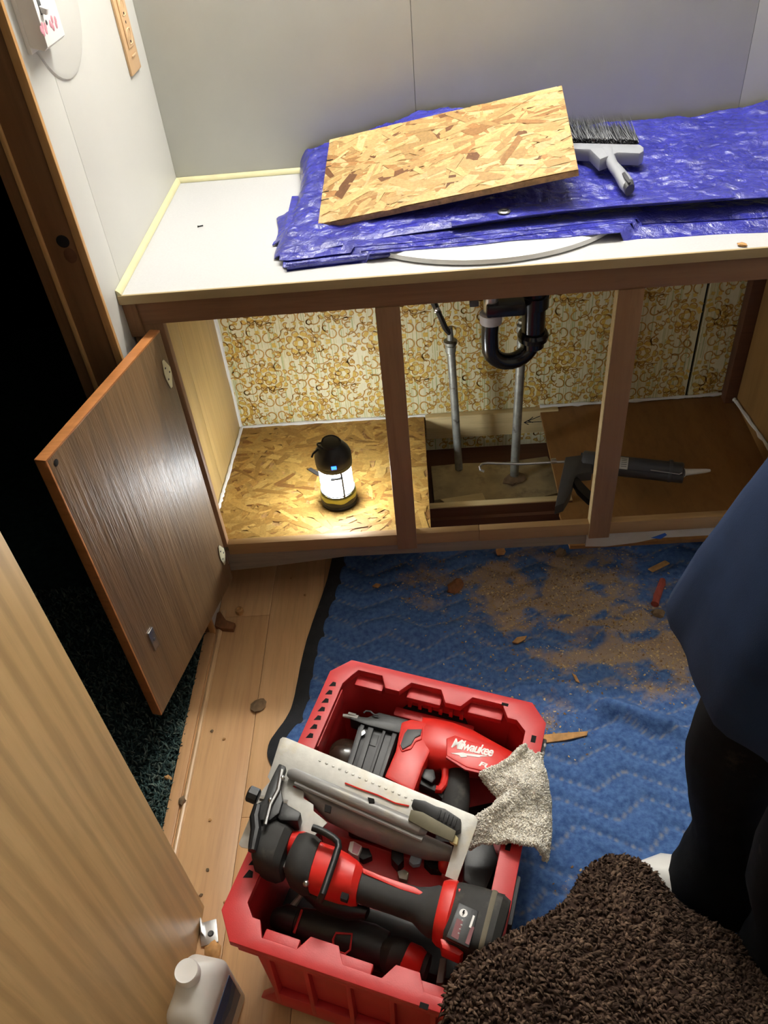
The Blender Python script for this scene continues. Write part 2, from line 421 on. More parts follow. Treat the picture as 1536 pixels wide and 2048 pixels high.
def text_mesh(body, size, shear=0.0, offset=0.0, extrude=0.0006, sx=1.0, space=1.0):
    c = bpy.data.curves.new('lettering', 'FONT'); c.body = body; c.size = size; c.shear = shear; c.offset = offset
    c.extrude = extrude; c.align_x = 'CENTER'; c.align_y = 'CENTER'; c.space_character = space; c.resolution_u = 3
    o = bpy.data.objects.new('lettering', c); sc.collection.objects.link(o)
    dg = bpy.context.evaluated_depsgraph_get(); me = bpy.data.meshes.new_from_object(o.evaluated_get(dg))
    bpy.data.objects.remove(o); bpy.data.curves.remove(c)
    for v in me.vertices: v.co.x *= sx
    return me
def put_text(name, me, mat_, parent, W):
    """me in its own plane, placed by the world matrix W, as a part of parent"""
    me.transform(TM[parent.name].inverted() @ W); me.materials.clear(); me.materials.append(mat_)
    return link(name, me, parent)
def skin_mesh(verts, edges, radii, root=0, sub=2):
    me = bpy.data.meshes.new('skin'); me.from_pydata([tuple(v) for v in verts], edges, [])
    o = bpy.data.objects.new('skin', me); sc.collection.objects.link(o)
    md = o.modifiers.new('s', 'SKIN'); md.use_smooth_shade = True
    for i, d in enumerate(me.skin_vertices[0].data):
        r = radii[i]; d.radius = r if isinstance(r, tuple) else (r, r); d.use_root = (i == root)
    m2 = o.modifiers.new('d', 'SUBSURF'); m2.levels = sub; m2.render_levels = sub
    dg = bpy.context.evaluated_depsgraph_get(); dg.update()
    r = bpy.data.meshes.new_from_object(o.evaluated_get(dg))
    bpy.data.objects.remove(o); bpy.data.meshes.remove(me); return r
def rock(b, c, r, seed, flat=0.6, n=10):
    t = bmesh.new(); bmesh.ops.create_icosphere(t, subdivisions=2, radius=1.0)
    for v in t.verts:
        k = 1+0.45*noise.noise(v.co*1.7+Vector((seed*3.1, seed, 0)))+0.2*noise.noise(v.co*4+Vector((seed, 0, 5)))
        v.co = Vector((v.co.x*r[0]*k, v.co.y*r[1]*k, v.co.z*r[2]*k))
    rot = Matrix.Rotation(seed*1.3, 4, 'Z')
    return b._add(t, T(Vector(c)) @ rot)
# ================================================================== SETTING
H = 0.842                                    # countertop height
def struct(name, b, m, parent=None, **k): return b.obj(name, m, parent, kind=None if parent else 'structure', **k)
# back wall: painted boards above the counter, wallpapered boards below
wb = struct('wall_back', B().span((-0.1, 0.02, 0), (2.3, 0.07, 2.35)), m_ceiling)
for x0, x1 in ((0.0, 0.5514), (0.5524, 1.2455), (1.2465, 2.25)):
    B().span((x0, 0.0, H-0.03), (x1, 0.02, 2.35), bev=0.0005).obj('wall_panel', m_wall, wb)
def scroll_motif(rg):
    """strokes (polyline, width, colour) of one wallpaper repeat, about 0.2 wide and 0.2 high"""
    S = []; ORG, YEL = srgb(182, 138, 62), srgb(208, 176, 86)
    def spiral(cx, cy, r, a0, turn, sgn, wd=0.0032):
        P = []
        for i in range(14):
            f = i/13; a = a0+sgn*turn*f; rr = r*(1-0.74*f); P.append((cx+rr*math.cos(a), cy+rr*math.sin(a)))
        S.append((P, wd, ORG))
    for (fx, fy) in ((0.05, 0.05), (0.15, 0.15)):                      # filled blossoms
        for n_, r, ps in ((5, 0.013, 0.013), (9, 0.031, 0.015), (13, 0.047, 0.010)):
            for k in range(n_):
                a = k*2*math.pi/n_+r*40; px, py = fx+r*math.cos(a), fy+r*0.92*math.sin(a)
                if rg.random() < 0.85: S.append(([(px-ps*.35*math.cos(a), py-ps*.35*math.sin(a)), (px+ps*.35*math.cos(a), py+ps*.35*math.sin(a))], ps*1.05, YEL))
                S.append(([(px+ps*.62*math.cos(q), py+ps*.62*math.sin(q)) for q in np.linspace(a-1.9, a+1.5+rg.uniform(0, .8), 8)], 0.0026, ORG))
        for k in range(6):
            a = rg.uniform(0, 6.28); spiral(fx+0.038*math.cos(a), fy+0.036*math.sin(a), 0.011, a+2, 4.4, rg.choice((-1, 1)), 0.0026)
    for (fx, fy) in ((0.15, 0.05), (0.05, 0.15)):                      # open scrollwork
        for sx in (-1, 1):
            for sy in (-1, 1):
                spiral(fx+sx*0.017, fy+sy*0.020, 0.018, math.pi/2*sy, 5.4, sx*sy)
                spiral(fx+sx*0.040, fy+sy*0.014, 0.013, 0 if sx < 0 else math.pi, 5.0, -sx*sy)
                spiral(fx+sx*0.030, fy+sy*0.042, 0.012, 1.0*sx, 4.6, sx)
                S.append(([(fx+sx*0.022, fy+sy*0.003), (fx+sx*0.034, fy+sy*0.004)], 0.006, YEL))
                S.append(([(fx+sx*0.033, fy+sy*0.026), (fx+sx*0.042, fy+sy*0.032)], 0.009, YEL))
                S.append(([(fx+sx*0.008, fy+sy*0.036), (fx+sx*0.010, fy+sy*0.046)], 0.008, YEL))
    for k in range(26):                                                # loose vines between
        x, y, a = rg.uniform(0, .2), rg.uniform(0, .2), rg.uniform(0, 6.28); P = [(x, y)]; tn = rg.uniform(-.75, .75)
        for i in range(8): a += tn; P.append((P[-1][0]+0.0055*math.cos(a), P[-1][1]+0.0055*math.sin(a)))
        S.append((P, 0.0026, ORG))
        if k % 2: S.append(([P[-1], (P[-1][0]+0.005*math.cos(a), P[-1][1]+0.005*math.sin(a))], 0.008, YEL))
    return S
def wallpaper(x0, x1, z0, z1, parent, seed=3):
    rg = np.random.default_rng(seed); vs, fs, cs = [], [], []
    def stroke(P, wd, col, y):
        P = np.array(P); k = len(vs)
        d = np.gradient(P, axis=0); d /= np.linalg.norm(d, axis=1)[:, None]+1e-9; nn = np.c_[-d[:, 1], d[:, 0]]*wd/2
        for p, q in zip(P, nn): vs.append((p[0]+q[0], y, p[1]+q[1])); vs.append((p[0]-q[0], y, p[1]-q[1]))
        for i in range(len(P)-1): fs.append((k+2*i, k+2*i+1, k+2*i+3, k+2*i+2)); cs.append(col)
    # faint pale and greenish vertical stripes first
    x = x0+0.004
    while x < x1-0.004:
        z = z0
        while z < z1-0.01:
            ln = min(rg.uniform(0.03, 0.16), z1-z)
            if rg.random() < 0.75: stroke([(x, z), (x, z+ln)], rg.uniform(0.0012, 0.0032), srgb(*((226, 222, 190), (178, 186, 132), (206, 200, 150))[rg.integers(3)]), -0.0004)
            z += ln+0.004
        x += rg.uniform(0.003, 0.0065)
    S = scroll_motif(rg)
    for ix in range(int((x1-x0)/0.2)+2):
        for iz in range(int((z1-z0)/0.2)+2):
            ox, oz = x0-0.03+ix*0.2, z1-0.05-(iz+1)*0.2
            for P, wd, col in S:
                Q = [(p[0]+ox+0.002*nz(p[0]*60+ix, p[1]*60, iz), p[1]+oz+0.002*nz(p[1]*60, iz+9, p[0]*60)) for p in P]
                if all(x0+0.003 < q[0] < x1-0.003 and z0+0.003 < q[1] < z1-0.003 for q in Q):
                    stroke(Q, wd*rg.uniform(0.85, 1.25), np.array(col)*rg.uniform(.9, 1.1), -0.0006-(0.0002 if wd < 0.0035 else 0))
    pymesh('printed_scrolls', vs, fs, m_print, parent, cs, kind='stuff')
for x0, x1 in ((0.0, 1.2545), (1.2625, 1.40)):
    p = B().span((x0, 0.0, 0.0), (x1, 0.015, H-0.03)).obj('wallpaper_panel', m_paper, wb)
    wallpaper(x0, x1, 0.03, H-0.035, p, 3 if x0 == 0 else 8)
b = B().span((1.2545, 0.012, 0.0), (1.2625, 0.02, H-0.03)); b.obj('panel_gap', m_hole, wb)
# left wall with its end jamb
wl = struct('wall_left', B().span((-0.07, -0.60, 0), (-0.006, 0.02, 2.35)), m_wall_l)
B().span((-0.006, -0.522, 0), (0.0, 0.0, 2.35), bev=0.0008).obj('wall_panel', m_wall_l, wl)
B().span((-0.006, -0.622, 0), (0.0, -0.5228, 2.35), bev=0.0008).obj('wall_panel', m_wall_l, wl)
tj = struct('trim_1', B().span((-0.060, -0.628, 0), (-0.006, -0.600, 2.35), bev=0.001), m_jamb)
B().span((-0.0105, -0.632, 0), (0.0025, -0.622, 2.35), bev=0.0015).obj('edge_strip', m_jambedge, tj)
B().span((-0.0665, -0.634, 0), (-0.060, -0.600, 2.35), bev=0.0015).obj('stop_bead', m_jambedge, tj)
B().span((-0.090, -0.626, 0), (-0.0665, -0.600, 2.35), bev=0.001).obj('outer_jamb', m_jamb, tj)
b = B(); b.lathe([(0.0105, 0), (0.0085, 0.0012), (0.0, 0.0013)], 18, T(V(-0.030, -0.6282, 0.974)) @ Matrix.Rotation(math.pi/2, 4, 'X'))
b.obj('latch_hole', m_hole, tj)
b = B(); b.lathe([(0.013, 0), (0.012, 0.0004), (0.0, 0.0005)], 14, T(V(-0.026, -0.6281, 0.950)) @ Matrix.Rotation(math.pi/2, 4, 'X') @ Matrix.Diagonal((0.8, 1.0, 1, 1)))
b.obj('latch_scuff', m_dark, tj)
# laminate floor, plank by plank
fl = struct('floor', B().span((-0.02, -2.9, -0.03), (2.3, 0.0, -0.008)), m_dark)
pw = 0.128; rp = random.Random(4); protos = {}
for i in range(17):
    y = -0.30-rp.choice((0, 0.28, 0.55, 0.80)); x0 = 0.0+i*pw; ends = [-0.2]
    while ends[-1] > -2.9: ends.append(y); y -= 1.2
    for a, c in zip(ends[:-1], ends[1:]):
        c = max(c, -2.9)
        if a-c < 0.02: continue
        bb = B().span((x0+0.0004, c+0.0004, -0.008), (x0+pw-0.0004, a-0.0004, 0.0), bev=0.0007)
        bb.obj('plank', m_plank[rp.randrange(3)], fl)
sp_ = B()
pts = [at(u, v, 'z', 0.052) for u, v in ((862, 932), (930, 926), (1010, 924), (1095, 912), (1112, 940), (1118, 985), (1060, 1000), (905, 1008), (900, 996), (868, 1000))]
sp_.slab(pts, (0, 0, 1), 0.02, bev=0.002)
struct('subfloor_patch', sp_, m_sub, fl)
B().span((0.45, -0.40, 0.012), (1.0, -0.002, 0.030)).obj('subfloor', m_dark, fl)
pl = B(); pl.slab([at(u, v, 'z', 0.056) for u, v in ((880, 998), (965, 985), (972, 1000), (900, 1012))], (0, 0, 1), 0.01, bev=0.002)
pl.obj('subfloor_splinter', m_pine, fl)
# pale transition strip between laminate and carpet
st = B(); st.tube([(0.012, -0.56, 0.0), (0.010, -0.9, 0.0), (0.009, -1.35, 0.0)], 0.006, 10)
s0 = struct('trim_2', B().span((-0.024, -2.6, -0.01), (0.0005, -0.56, 0.0045), bev=0.002), m_plank[2])
st.obj('pale_bead', m_strip, s0)
# dark green carpet of the next room
cp = struct('floor_carpet', B().span((-2.4, -2.8, -0.03), (-0.024, 1.0, -0.006)), plain('carpet_backing', srgb(38, 52, 52), 1.0, var=0.3, vs=60, spec=0.05))
rg = np.random.default_rng(5); n = 15000
P = np.c_[-0.026-0.6*rg.random(n)**1.5, -1.45+1.0*rg.random(n), np.full(n, -0.007)]
v, f, c = tufts(P, np.tile([0, 0, 1.0], (n, 1)), rg, 0.016, 0.0028, [srgb(60, 80, 78), srgb(76, 96, 92), srgb(46, 62, 62), srgb(98, 110, 102)], 0.6)
pymesh('carpet_pile', v, f, m_tuft, cp, c, kind='stuff')
# the rest of the shell (outside the frame)
struct('ceiling', B().span((-0.1, -2.9, 2.35), (2.3, 0.05, 2.40)), m_ceiling)
struct('wall_right', B().span((2.18, -2.9, 0), (2.25, 0.02, 2.35)), m_wall_l)
struct('wall_front', B().span((-0.02, -2.95, 0), (2.25, -2.88, 2.35)), m_wall_l)
# light wood-grained door standing open beside the camera
dA = at(410, 1815, 'z', 0.0)
Md = T(V(dA.x, dA.y, 0.0)) @ Matrix.Rotation(math.radians(-1.5), 4, 'Z')
b = B(Md).span((-0.035, -0.72, 0.004), (0.0, 0.0, 2.0), bev=0.0015)
d1 = struct('door_1', b, m_slab, origin=(dA.x, dA.y, 0))
b = B(); c0 = at(418, 1866, 'z', 0.003)
b.box(c0+V(0, 0, 0.001), (0.030, 0.040, 0.003), Matrix.Rotation(0.25, 3, 'Z'), bev=0.0008)
b.box(c0+V(-0.013, 0.008, 0.008), (0.003, 0.026, 0.014), Matrix.Rotation(0.25, 3, 'Z'), bev=0.0006)
b.mi = 1; b.lathe([(0.006, 0), (0.004, 0.003), (0.0001, 0.003)], 12, T(c0+V(0.004, -0.002, 0.002)))
b.obj('floor_bracket', [m_metal, m_dkgrey], None, cat='bracket', label='small bent metal bracket screwed to the floor beside the light wood door', origin=c0)

# ================================================================== VANITY CABINET
van = thing('vanity_cabinet', 'long brown wooden vanity cabinet with its left door hanging open', 'cabinet', (0.7, -0.28, 0))
Yf, Yb = -0.545, -0.525
B().span((0.012, Yf, 0.7755), (1.40, Yb, 0.8250), bev=0.001).obj('top_rail', m_frame_x, van)
b = B().span((0.0, Yf-0.006, 0.755), (0.024, Yb, 0.825), bev=0.002); b.obj('corner_block', m_frame, van)
B().span((0.004, Yf+0.002, 0.20), (0.062, Yb, 0.7755), bev=0.001).obj('stile', m_frame, van)
for x0, x1 in ((0.4532, 0.4975), (0.888, 0.934), (1.36, 1.40)):
    b = B().span((x0, Yf-0.003, 0.166), (x1, Yb+0.002, 0.7765), bev=0.0012); b.obj('stile', m_frame, van)
B().span((0.888-0.0012, Yf-0.002, 0.17), (0.8882+0.004, Yb, 0.776)).obj('stile_edge', m_pine, van)
B().span((0.062, Yf+0.001, 0.176), (0.640, Yb, 0.2085), bev=0.0015).obj('bottom_rail', m_rail_lo, van)
B().span((0.6405, Yf+0.001, 0.174), (1.40, Yb, 0.2085), bev=0.0015).obj('bottom_rail', m_rail_lo, van)
b = B(); b.prism([(0.050, 0.116), (0.16, 0.124), (0.33, 0.142), (0.62, 0.139), (0.89, 0.140), (0.89, 0.176), (0.050, 0.183)], -0.006, 0.006, T(V(0, -0.530, 0)) @ Matrix.Rotation(math.pi/2, 4, 'X'))
b.obj('kick_board', m_kick, van)
b = B(); b.prism([(0.885, 0.134), (0.93, 0.130), (1.0, 0.137), (1.05, 0.148), (1.40, 0.146), (1.40, 0.176), (0.885, 0.176)], -0.005, 0.008, T(V(0, -0.532, 0)) @ Matrix.Rotation(math.pi/2, 4, 'X'))
kb = b.obj('kick_board', plain('whitewashed_board', srgb(188, 182, 168), 0.7, var=0.1, vs=20), van)
tp = [at(u, v, 'y', -0.5405) for u, v in ((1302, 1076), (1330, 1066), (1334, 1070), (1322, 1078))]
b = B(); b.slab(tp, (0, -1, 0), 0.0006); b.obj('tape_scrap', m_tape, kb)
B().span((0.0, -0.385, 0.0), (1.40, -0.374, 0.10)).obj('toe_kick', m_dark, van)
# left interior floor: oriented strand board, sagging to the back
def fz(y): return 0.1515+(-y/0.525)*0.044
def floor_board(name, x0, x1, th, m, y0=-0.523, y1=-0.003, xs=None):
    P = [(x0, y0, fz(y0)), (x1, y0, fz(y0)), (x1 if xs is None else xs, y1, fz(y1)), (x0, y1, fz(y1))]
    b = B(); n = (Vector(P[1])-Vector(P[0])).cross(Vector(P[3])-Vector(P[0])); b.slab(P, n, th, bev=0.001)
    return b.obj(name, m, van)
of = floor_board('osb_floor', 0.002, 0.532, 0.012, m_osbcore, y0=-0.5205)
vS, fS, cS = strands(0.528, 0.516, 900, 11, PAL_OLD)
sl = math.atan2(0.044, 0.525)
Mo = T(V(0.267, -0.262, fz(-0.262)+0.0006)) @ Matrix.Rotation(-sl, 4, 'X') @ Matrix.Rotation(0, 4, 'Z')
pymesh('wood_strands', place(vS, Mo), fS, m_osb, of, cS, kind='stuff')
pf = B()
pp = [(0.855, -0.003), (0.857, -0.40), (0.848, -0.41), (0.856, -0.5205), (1.384, -0.5205), (1.384, -0.003)]
pf.slab([(x, y, fz(y)+0.002) for x, y in pp], (0, -math.sin(sl)*-1*-1, 1), 0.011)
pf.obj('plywood_floor', m_ply, van)
b = B().span((0.0005, -0.524, 0.14), (0.004, -0.002, 0.80)); sp1 = b.obj('side_panel', m_hole, van)
for y0, y1 in ((-0.524, -0.401), (-0.3995, -0.300), (-0.2985, -0.001)):
    B().span((0.004, y0, 0.14), (0.0085, y1, 0.80), bev=0.0006).obj('panel_board', m_inpanel, sp1)
B().span((1.384, -0.524, 0.0), (1.398, -0.002, 0.80)).obj('side_panel', m_rpanel, van)
B().span((1.352, -0.035, 0.0), (1.384, -0.001, 0.80), bev=0.002).obj('corner_stud', m_dark, van)
b = B(); b.span((0.535, -0.022, 0.083), (0.905, -0.001, 0.158), bev=0.002); cl_ = b.obj('rear_cleat', m_pine, van)
b = B()
for P in (((1080, 832), (1056, 842)), ((1056, 842), (1066, 834)), ((1056, 842), (1066, 845)), ((1086, 843), (1048, 845)), ((1048, 845), (1058, 840)), ((1048, 845), (1057, 849))):
    b.tube([at(u, v, 'y', -0.0222) for u, v in P], 0.0011, 5)
b.obj('pencil_arrow', m_hole, cl_)
b = B().span((0.50, -0.372, 0.0), (0.885, -0.3705, 0.128)); b.obj('joist', m_dark, van)
B().span((0.50, -0.3705, 0.0), (0.885, -0.352, 0.131), bev=0.001).obj('joist', m_pine, van)
def bead(name, pts, r, seed):
    P = []; pts = [Vector(p) for p in pts]
    for a, c in zip(pts[:-1], pts[1:]):
        for i in range(14): P.append(a.lerp(c, i/14))
    P.append(pts[-1]); q = random.Random(seed)
    B().tube([p+V(q.uniform(-.0008, .0008), q.uniform(-.0008, .0008), q.uniform(-.0008, .0008)) for p in P], [r*q.uniform(.7, 1.3) for _ in P], 7).obj(name, m_caulk, van)
bead('caulk_bead', [(0.010, -0.004, 0.80), (0.010, -0.004, 0.155)], 0.0055, 1)
bead('caulk_bead', [(0.012, -0.004, 0.156), (0.012, -0.30, fz(-0.30)+0.004), (0.012, -0.43, fz(-0.43)+0.004)], 0.0055, 2)
bead('caulk_bead', [(0.010, -0.004, 0.156), (0.30, -0.004, 0.1555), (0.54, -0.004, 0.154)], 0.0045, 3)
bead('caulk_bead', [(0.856, -0.004, 0.160), (1.1, -0.004, 0.159), (1.37, -0.004, 0.162)], 0.0050, 4)
bead('caulk_bead', [(1.370, -0.006, 0.163), (1.379, -0.05, 0.163), (1.380, -0.35, fz(-0.35)+0.006)], 0.0050, 5)
# open door
hx, hy = 0.059, -0.561; ex, ey = -0.033, -0.938
dw = math.hypot(ex-hx, ey-hy); da = math.atan2(ey-hy, ex-hx)
MD = T(V(hx, hy, 0)) @ Matrix.Rotation(da, 4, 'Z')          # local x along the door, local -y towards its back (left) side
b = B(MD); zb, zt = 0.118, 0.768
b.span((0.001, -0.0185, zb), (dw-0.004, 0.0, zt), bev=0.001)
dr = b.obj('cabinet_door', m_door, van)
b = B(MD); b.span((0.0, -0.020, zt-0.0005), (dw, -0.0002, zt+0.0035), bev=0.0008); b.span((dw-0.004, -0.020, zb), (dw, -0.0002, zt+0.003), bev=0.0008)
b.obj('edge_banding', m_dooredge, dr)
def hinge(z, sc_=1.0):
    b = B(MD @ T(V(0.016, 0.0006, z)) @ Matrix.Rotation(math.pi/2, 4, 'X'))
    b.prism([(-0.010, -0.006), (-0.0115, 0.006), (0.002, 0.030), (0.008, 0.030), (0.013, 0.006), (0.013, -0.006), (0.006, -0.030), (0.0, -0.030)], -0.0018, 0.0, bev=0.0005)
    b.mi = 1
    for x, z_ in ((-0.004, 0.0), (0.006, -0.010), (0.006, 0.014)): b.lathe([(0.0022, 0), (0.0018, 0.0006), (0.0001, 0.0006)], 8, T(V(x, z_, -0.0019)) @ Matrix.Rotation(math.pi, 4, 'X'))
    b.obj('hinge', [m_hinge, m_dkgrey], dr)
hinge(0.690); hinge(0.212)
c0 = MD.inverted() @ V(0, 0, 0)
b = B(MD); cz = 0.285; cx_ = dw-0.062
b.span((cx_-0.009, 0.0, cz-0.026), (cx_+0.009, 0.003, cz+0.026), bev=0.0008); b.mi = 1
b.lathe([(0.0035, 0), (0.003, 0.001), (0.0001, 0.001)], 10, T(V(cx_, 0.003, cz)) @ Matrix.Rotation(-math.pi/2, 4, 'X'))
b.obj('catch_plate', [m_metal, m_dkgrey], dr)
b = B(MD); b.lathe([(0.006, 0), (0.005, 0.0006), (0.0001, 0.0006)], 12, T(V(dw-0.018, 0.0002, zt-0.014)) @ Matrix.Rotation(-math.pi/2, 4, 'X')); b.obj('screw_hole', m_hole, dr)

# countertop with sink opening
EC, EA, EB_ = V(0.665, -0.318, 0), 0.245, 0.200
ct = thing('countertop', 'white laminate countertop with tan front edge on the vanity', 'countertop', (0.7, -0.28, H-0.016))
hole = [(EC.x+EA*math.cos(k*math.pi/24), EC.y+EB_*math.sin(k*math.pi/24)) for k in range(48)]
B().prism([(0.0, -0.557), (1.40, -0.557), (1.40, -0.0005), (0.0, -0.0005)], H-0.0155, H, hole=hole).obj('laminate_slab', m_counter, ct)
B().span((0.0005, -0.5625, H-0.0165), (1.40, -0.557, H+0.0008), bev=0.0012).obj('front_edge', m_band, ct)
def cove(a, c, nx, ny):
    b = B(); a, c = Vector(a), Vector(c); prof = [(0, 0.0005), (0.0085, 0.0005), (0.0085, 0.002), (0.006, 0.006), (0.002, 0.010), (0, 0.0108)]
    b.loft([[p+V(nx*q, ny*q, r) for q, r in prof] for p in (a, c)]); b.obj('edge_trim', m_trim, ct)
cove((0.0005, -0.0005, H), (1.40, -0.0005, H), 0, -1); cove((0.0005, -0.560, H), (0.0005, -0.0005, H), 1, 0)
# sink
sk = thing('sink_basin', 'white oval sink rim showing under the front of the blue tarp', 'sink', EC+V(0, 0, H))
def ell_rings(prof): return [[V(EC.x+(EA+o)*math.cos(k*math.pi/36), EC.y+(EB_+o)*math.sin(k*math.pi/36), H+z) for k in range(72)] for o, z in prof]
B().loft(ell_rings([(0.028, 0.0005), (0.032, 0.004), (0.030, 0.011), (0.020, 0.015), (-0.034, 0.014), (-0.046, 0.006), (-0.048, 0.001), (-0.010, 0.0005), (0.0, 0.0005)]), closed=True, cap=False).obj('rim', m_porc, sk)
B().loft(ell_rings([(-0.046, 0.004), (-0.052, -0.02), (-0.07, -0.08), (-0.11, -0.12), (-0.165, -0.135), (-0.17, -0.14), (-0.10, -0.128), (-0.065, -0.09), (-0.046, -0.02), (-0.042, 0.0)]), cap=False, closed=True).obj('bowl', m_porc, sk)
# trap
YT = -0.255
tr = thing('drain_trap', 'black plastic drain trap hanging below the sink', 'pipe', at(985, 700, 'y', YT))
A = lambda u, v, y=YT: at(u, v, 'y', y)
b = B(); P = [A(981, 640), A(979, 668), A(980, 690)]
cU = (A(979, 690)+A(1068, 684, YT+0.03))/2
L0, L1 = A(979, 690), A(1066, 676, YT+0.03)
for k in range(1, 12):
    a_ = math.pi*k/12; m_ = L0.lerp(L1, (1-math.cos(a_))/2); P.append(m_-V(0, 0, 0.052*math.sin(a_)))
P += [L1]
b.tube(P, 0.0195, 18); b.obj('u_bend', m_abs, tr)
ctr = A(982, 633); b = B(); b.lathe([(0.020, -0.016), (0.0245, -0.014), (0.0255, 0.008), (0.022, 0.012), (0.018, 0.012)], 20, T(ctr)); b.obj('slip_nut', m_nut, tr, label='pale grey slip nut')
b = B(); b.tube([A(982, 634), A(982, 560)], 0.0165, 16); b.obj('tailpiece', m_metal, tr)
b = B(); b.box(A(1010, 612), (0.085, 0.05, 0.030), bev=0.006); b.obj('drain_body', m_abs, tr)
t2 = A(1066, 672, YT+0.03); b = B()
b.lathe([(0.021, -0.030), (0.026, -0.026), (0.026, -0.010), (0.034, -0.008), (0.036, 0.004), (0.032, 0.012), (0.024, 0.013)], 22, T(t2)); b.obj('union_nut', m_abs, tr)
b = B(); b.tube([t2, A(1068, 610, YT+0.03), A(1070, 580, YT+0.03)], 0.0265, 18)
b.lathe([(0.024, -0.01), (0.031, -0.008), (0.031, 0.02), (0.024, 0.022)], 20, T(A(1070, 606, YT+0.03))); b.obj('riser', m_abs, tr)
b = B(); b.box(A(948, 606, YT), (0.020, 0.016, 0.012), bev=0.002); b.obj('clip_bracket', m_dkgrey, tr)
# pipes
p1 = thing('water_pipe', 'left galvanised water pipe with a dark hose joined to its top', 'pipe', at(918, 938, 'z', 0.053), group='water pipes under the sink')
top1 = at(901, 690, 'y', -0.10); b = B(); b.tube([at(918, 938, 'z', 0.053), top1], 0.0105, 14); b.obj('pipe_run', m_galv, p1)
b = B(); b.lathe([(0.012, -0.02), (0.0135, -0.018), (0.0135, 0.0), (0.010, 0.002), (0.0165, 0.004), (0.0175, 0.012), (0.009, 0.016), (0.006, 0.05)], 12, T(top1)); b.obj('coupling', m_galv, p1)
b = B(); b.tube([top1+V(0, 0, 0.03), at(890, 655, 'y', -0.11), at(880, 632, 'y', -0.12), at(868, 606, 'y', -0.13), at(862, 570, 'y', -0.15)], [0.006, 0.0075, 0.0065, 0.008, 0.008], 9)
b.mi = 1; b.ball(at(872, 622, 'y', -0.13), 0.006, 8); b.ball(at(874, 618, 'y', -0.13), 0.007, 8); b.obj('hose', [m_hose, m_metal], p1)
p2 = thing('water_pipe', 'right galvanised water pipe rising behind the black trap', 'pipe', at(1028, 955, 'z', 0.053), group='water pipes under the sink')
b = B(); b.tube([at(1028, 955, 'z', 0.053), at(1046, 640, 'y', -0.15)], 0.0115, 14); b.obj('pipe_run', m_galv, p2)
b = B(); rock(b, at(1028, 957, 'z', 0.056), (0.03, 0.024, 0.006), 3); b.obj('sealant', m_mud, p2)
b = B(); b.lathe([(0.0125, 0), (0.0145, 0.002), (0.0145, 0.02), (0.012, 0.022)], 12, T(at(1045, 665, 'y', -0.157))); b.obj('coupling', m_galv, p2)
# ================================================================== VANITY LIGHT (above the frame; the room's lamp)
vl = thing('vanity_light', 'vanity light bar with round bulbs high on the back wall', 'light', (0.69, -0.001, BULB_Z))
B().span((0.32, -0.035, BULB_Z-0.05), (1.06, -0.001, BULB_Z+0.05), bev=0.006).obj('back_plate', m_metal, vl)
for x in BULB_X:
    B().lathe([(0.022, 0), (0.022, 0.03), (0.016, 0.034)], 14, T(V(x, -0.035, BULB_Z)) @ Matrix.Rotation(math.pi/2, 4, 'X')).obj('socket', m_white, vl)
    B().ball((x, BULB_Y-0.012, BULB_Z), BULB_R, 12).obj('bulb', m_bulb, vl)
# ================================================================== THINGS ON THE COUNTER
def interp(x, xs, ys): return float(np.interp(x, xs, ys))
FXS = (0.27, 0.30, 0.40, 0.46, 0.56, 0.66, 0.76, 0.83, 0.895, 1.0, 1.16, 1.30, 1.45)
FZS = (0.888, 0.893, 0.908, 0.926, 0.951, 0.954, 0.951, 0.925, 0.893, 0.892, 0.896, 0.910, 0.915)
def front_y(x): return interp(x, (0.28, 0.30, 0.45, 0.60, 0.72, 0.90, 1.14, 1.40), (-0.462, -0.468, -0.452, -0.440, -0.430, -0.425, -0.440, -0.450))
def tarp_h(x, y):
    yf = front_y(x); t = min(1, max(0, (y-yf)/(-0.016-yf)))
    hb = interp(x, FXS, FZS); hf = interp(x, (0.28, 0.36, 0.5, 0.8, 1.1, 1.4), (0.858, 0.861, 0.870, 0.880, 0.884, 0.886))
    z = hf+(hb-hf)*(0.35*t+0.65*t*t*(3-2*t))
    z += (0.007*nz(x*9, y*9) + 0.005*nz(x*24+3, y*24) + 0.0028*(1-2*abs(nz(x*55, y*55+7))))*min(1, t*6)
    return max(z, H+0.006)
tarp = thing('tarp', 'folded blue poly tarp lying along the countertop', 'tarp', (0.85, -0.25, H))
def top_fn(u, v):
    x0 = 0.284+0.012*math.sin(v*5)+0.004*nz(v*9, 2); x = x0+u*(1.42-x0); yf = front_y(x)
    y = -0.014+(yf+0.014)*v
    z = tarp_h(x, y)
    if v > 0.97: z -= 0.004*(v-0.97)/0.03
    if u < 0.02: z = H+0.004+(z-H-0.004)*(u/0.02)**0.5
    return V(x, y, z)
def solid(b, th):
    bmesh.ops.recalc_face_normals(b.bm, faces=b.bm.faces)
    bmesh.ops.solidify(b.bm, geom=list(b.bm.faces), thickness=th)
    return b
b = B().grid(top_fn, 230, 110); solid(b, 0.0022).obj('top_sheet', m_tarp, tarp, smooth=60)
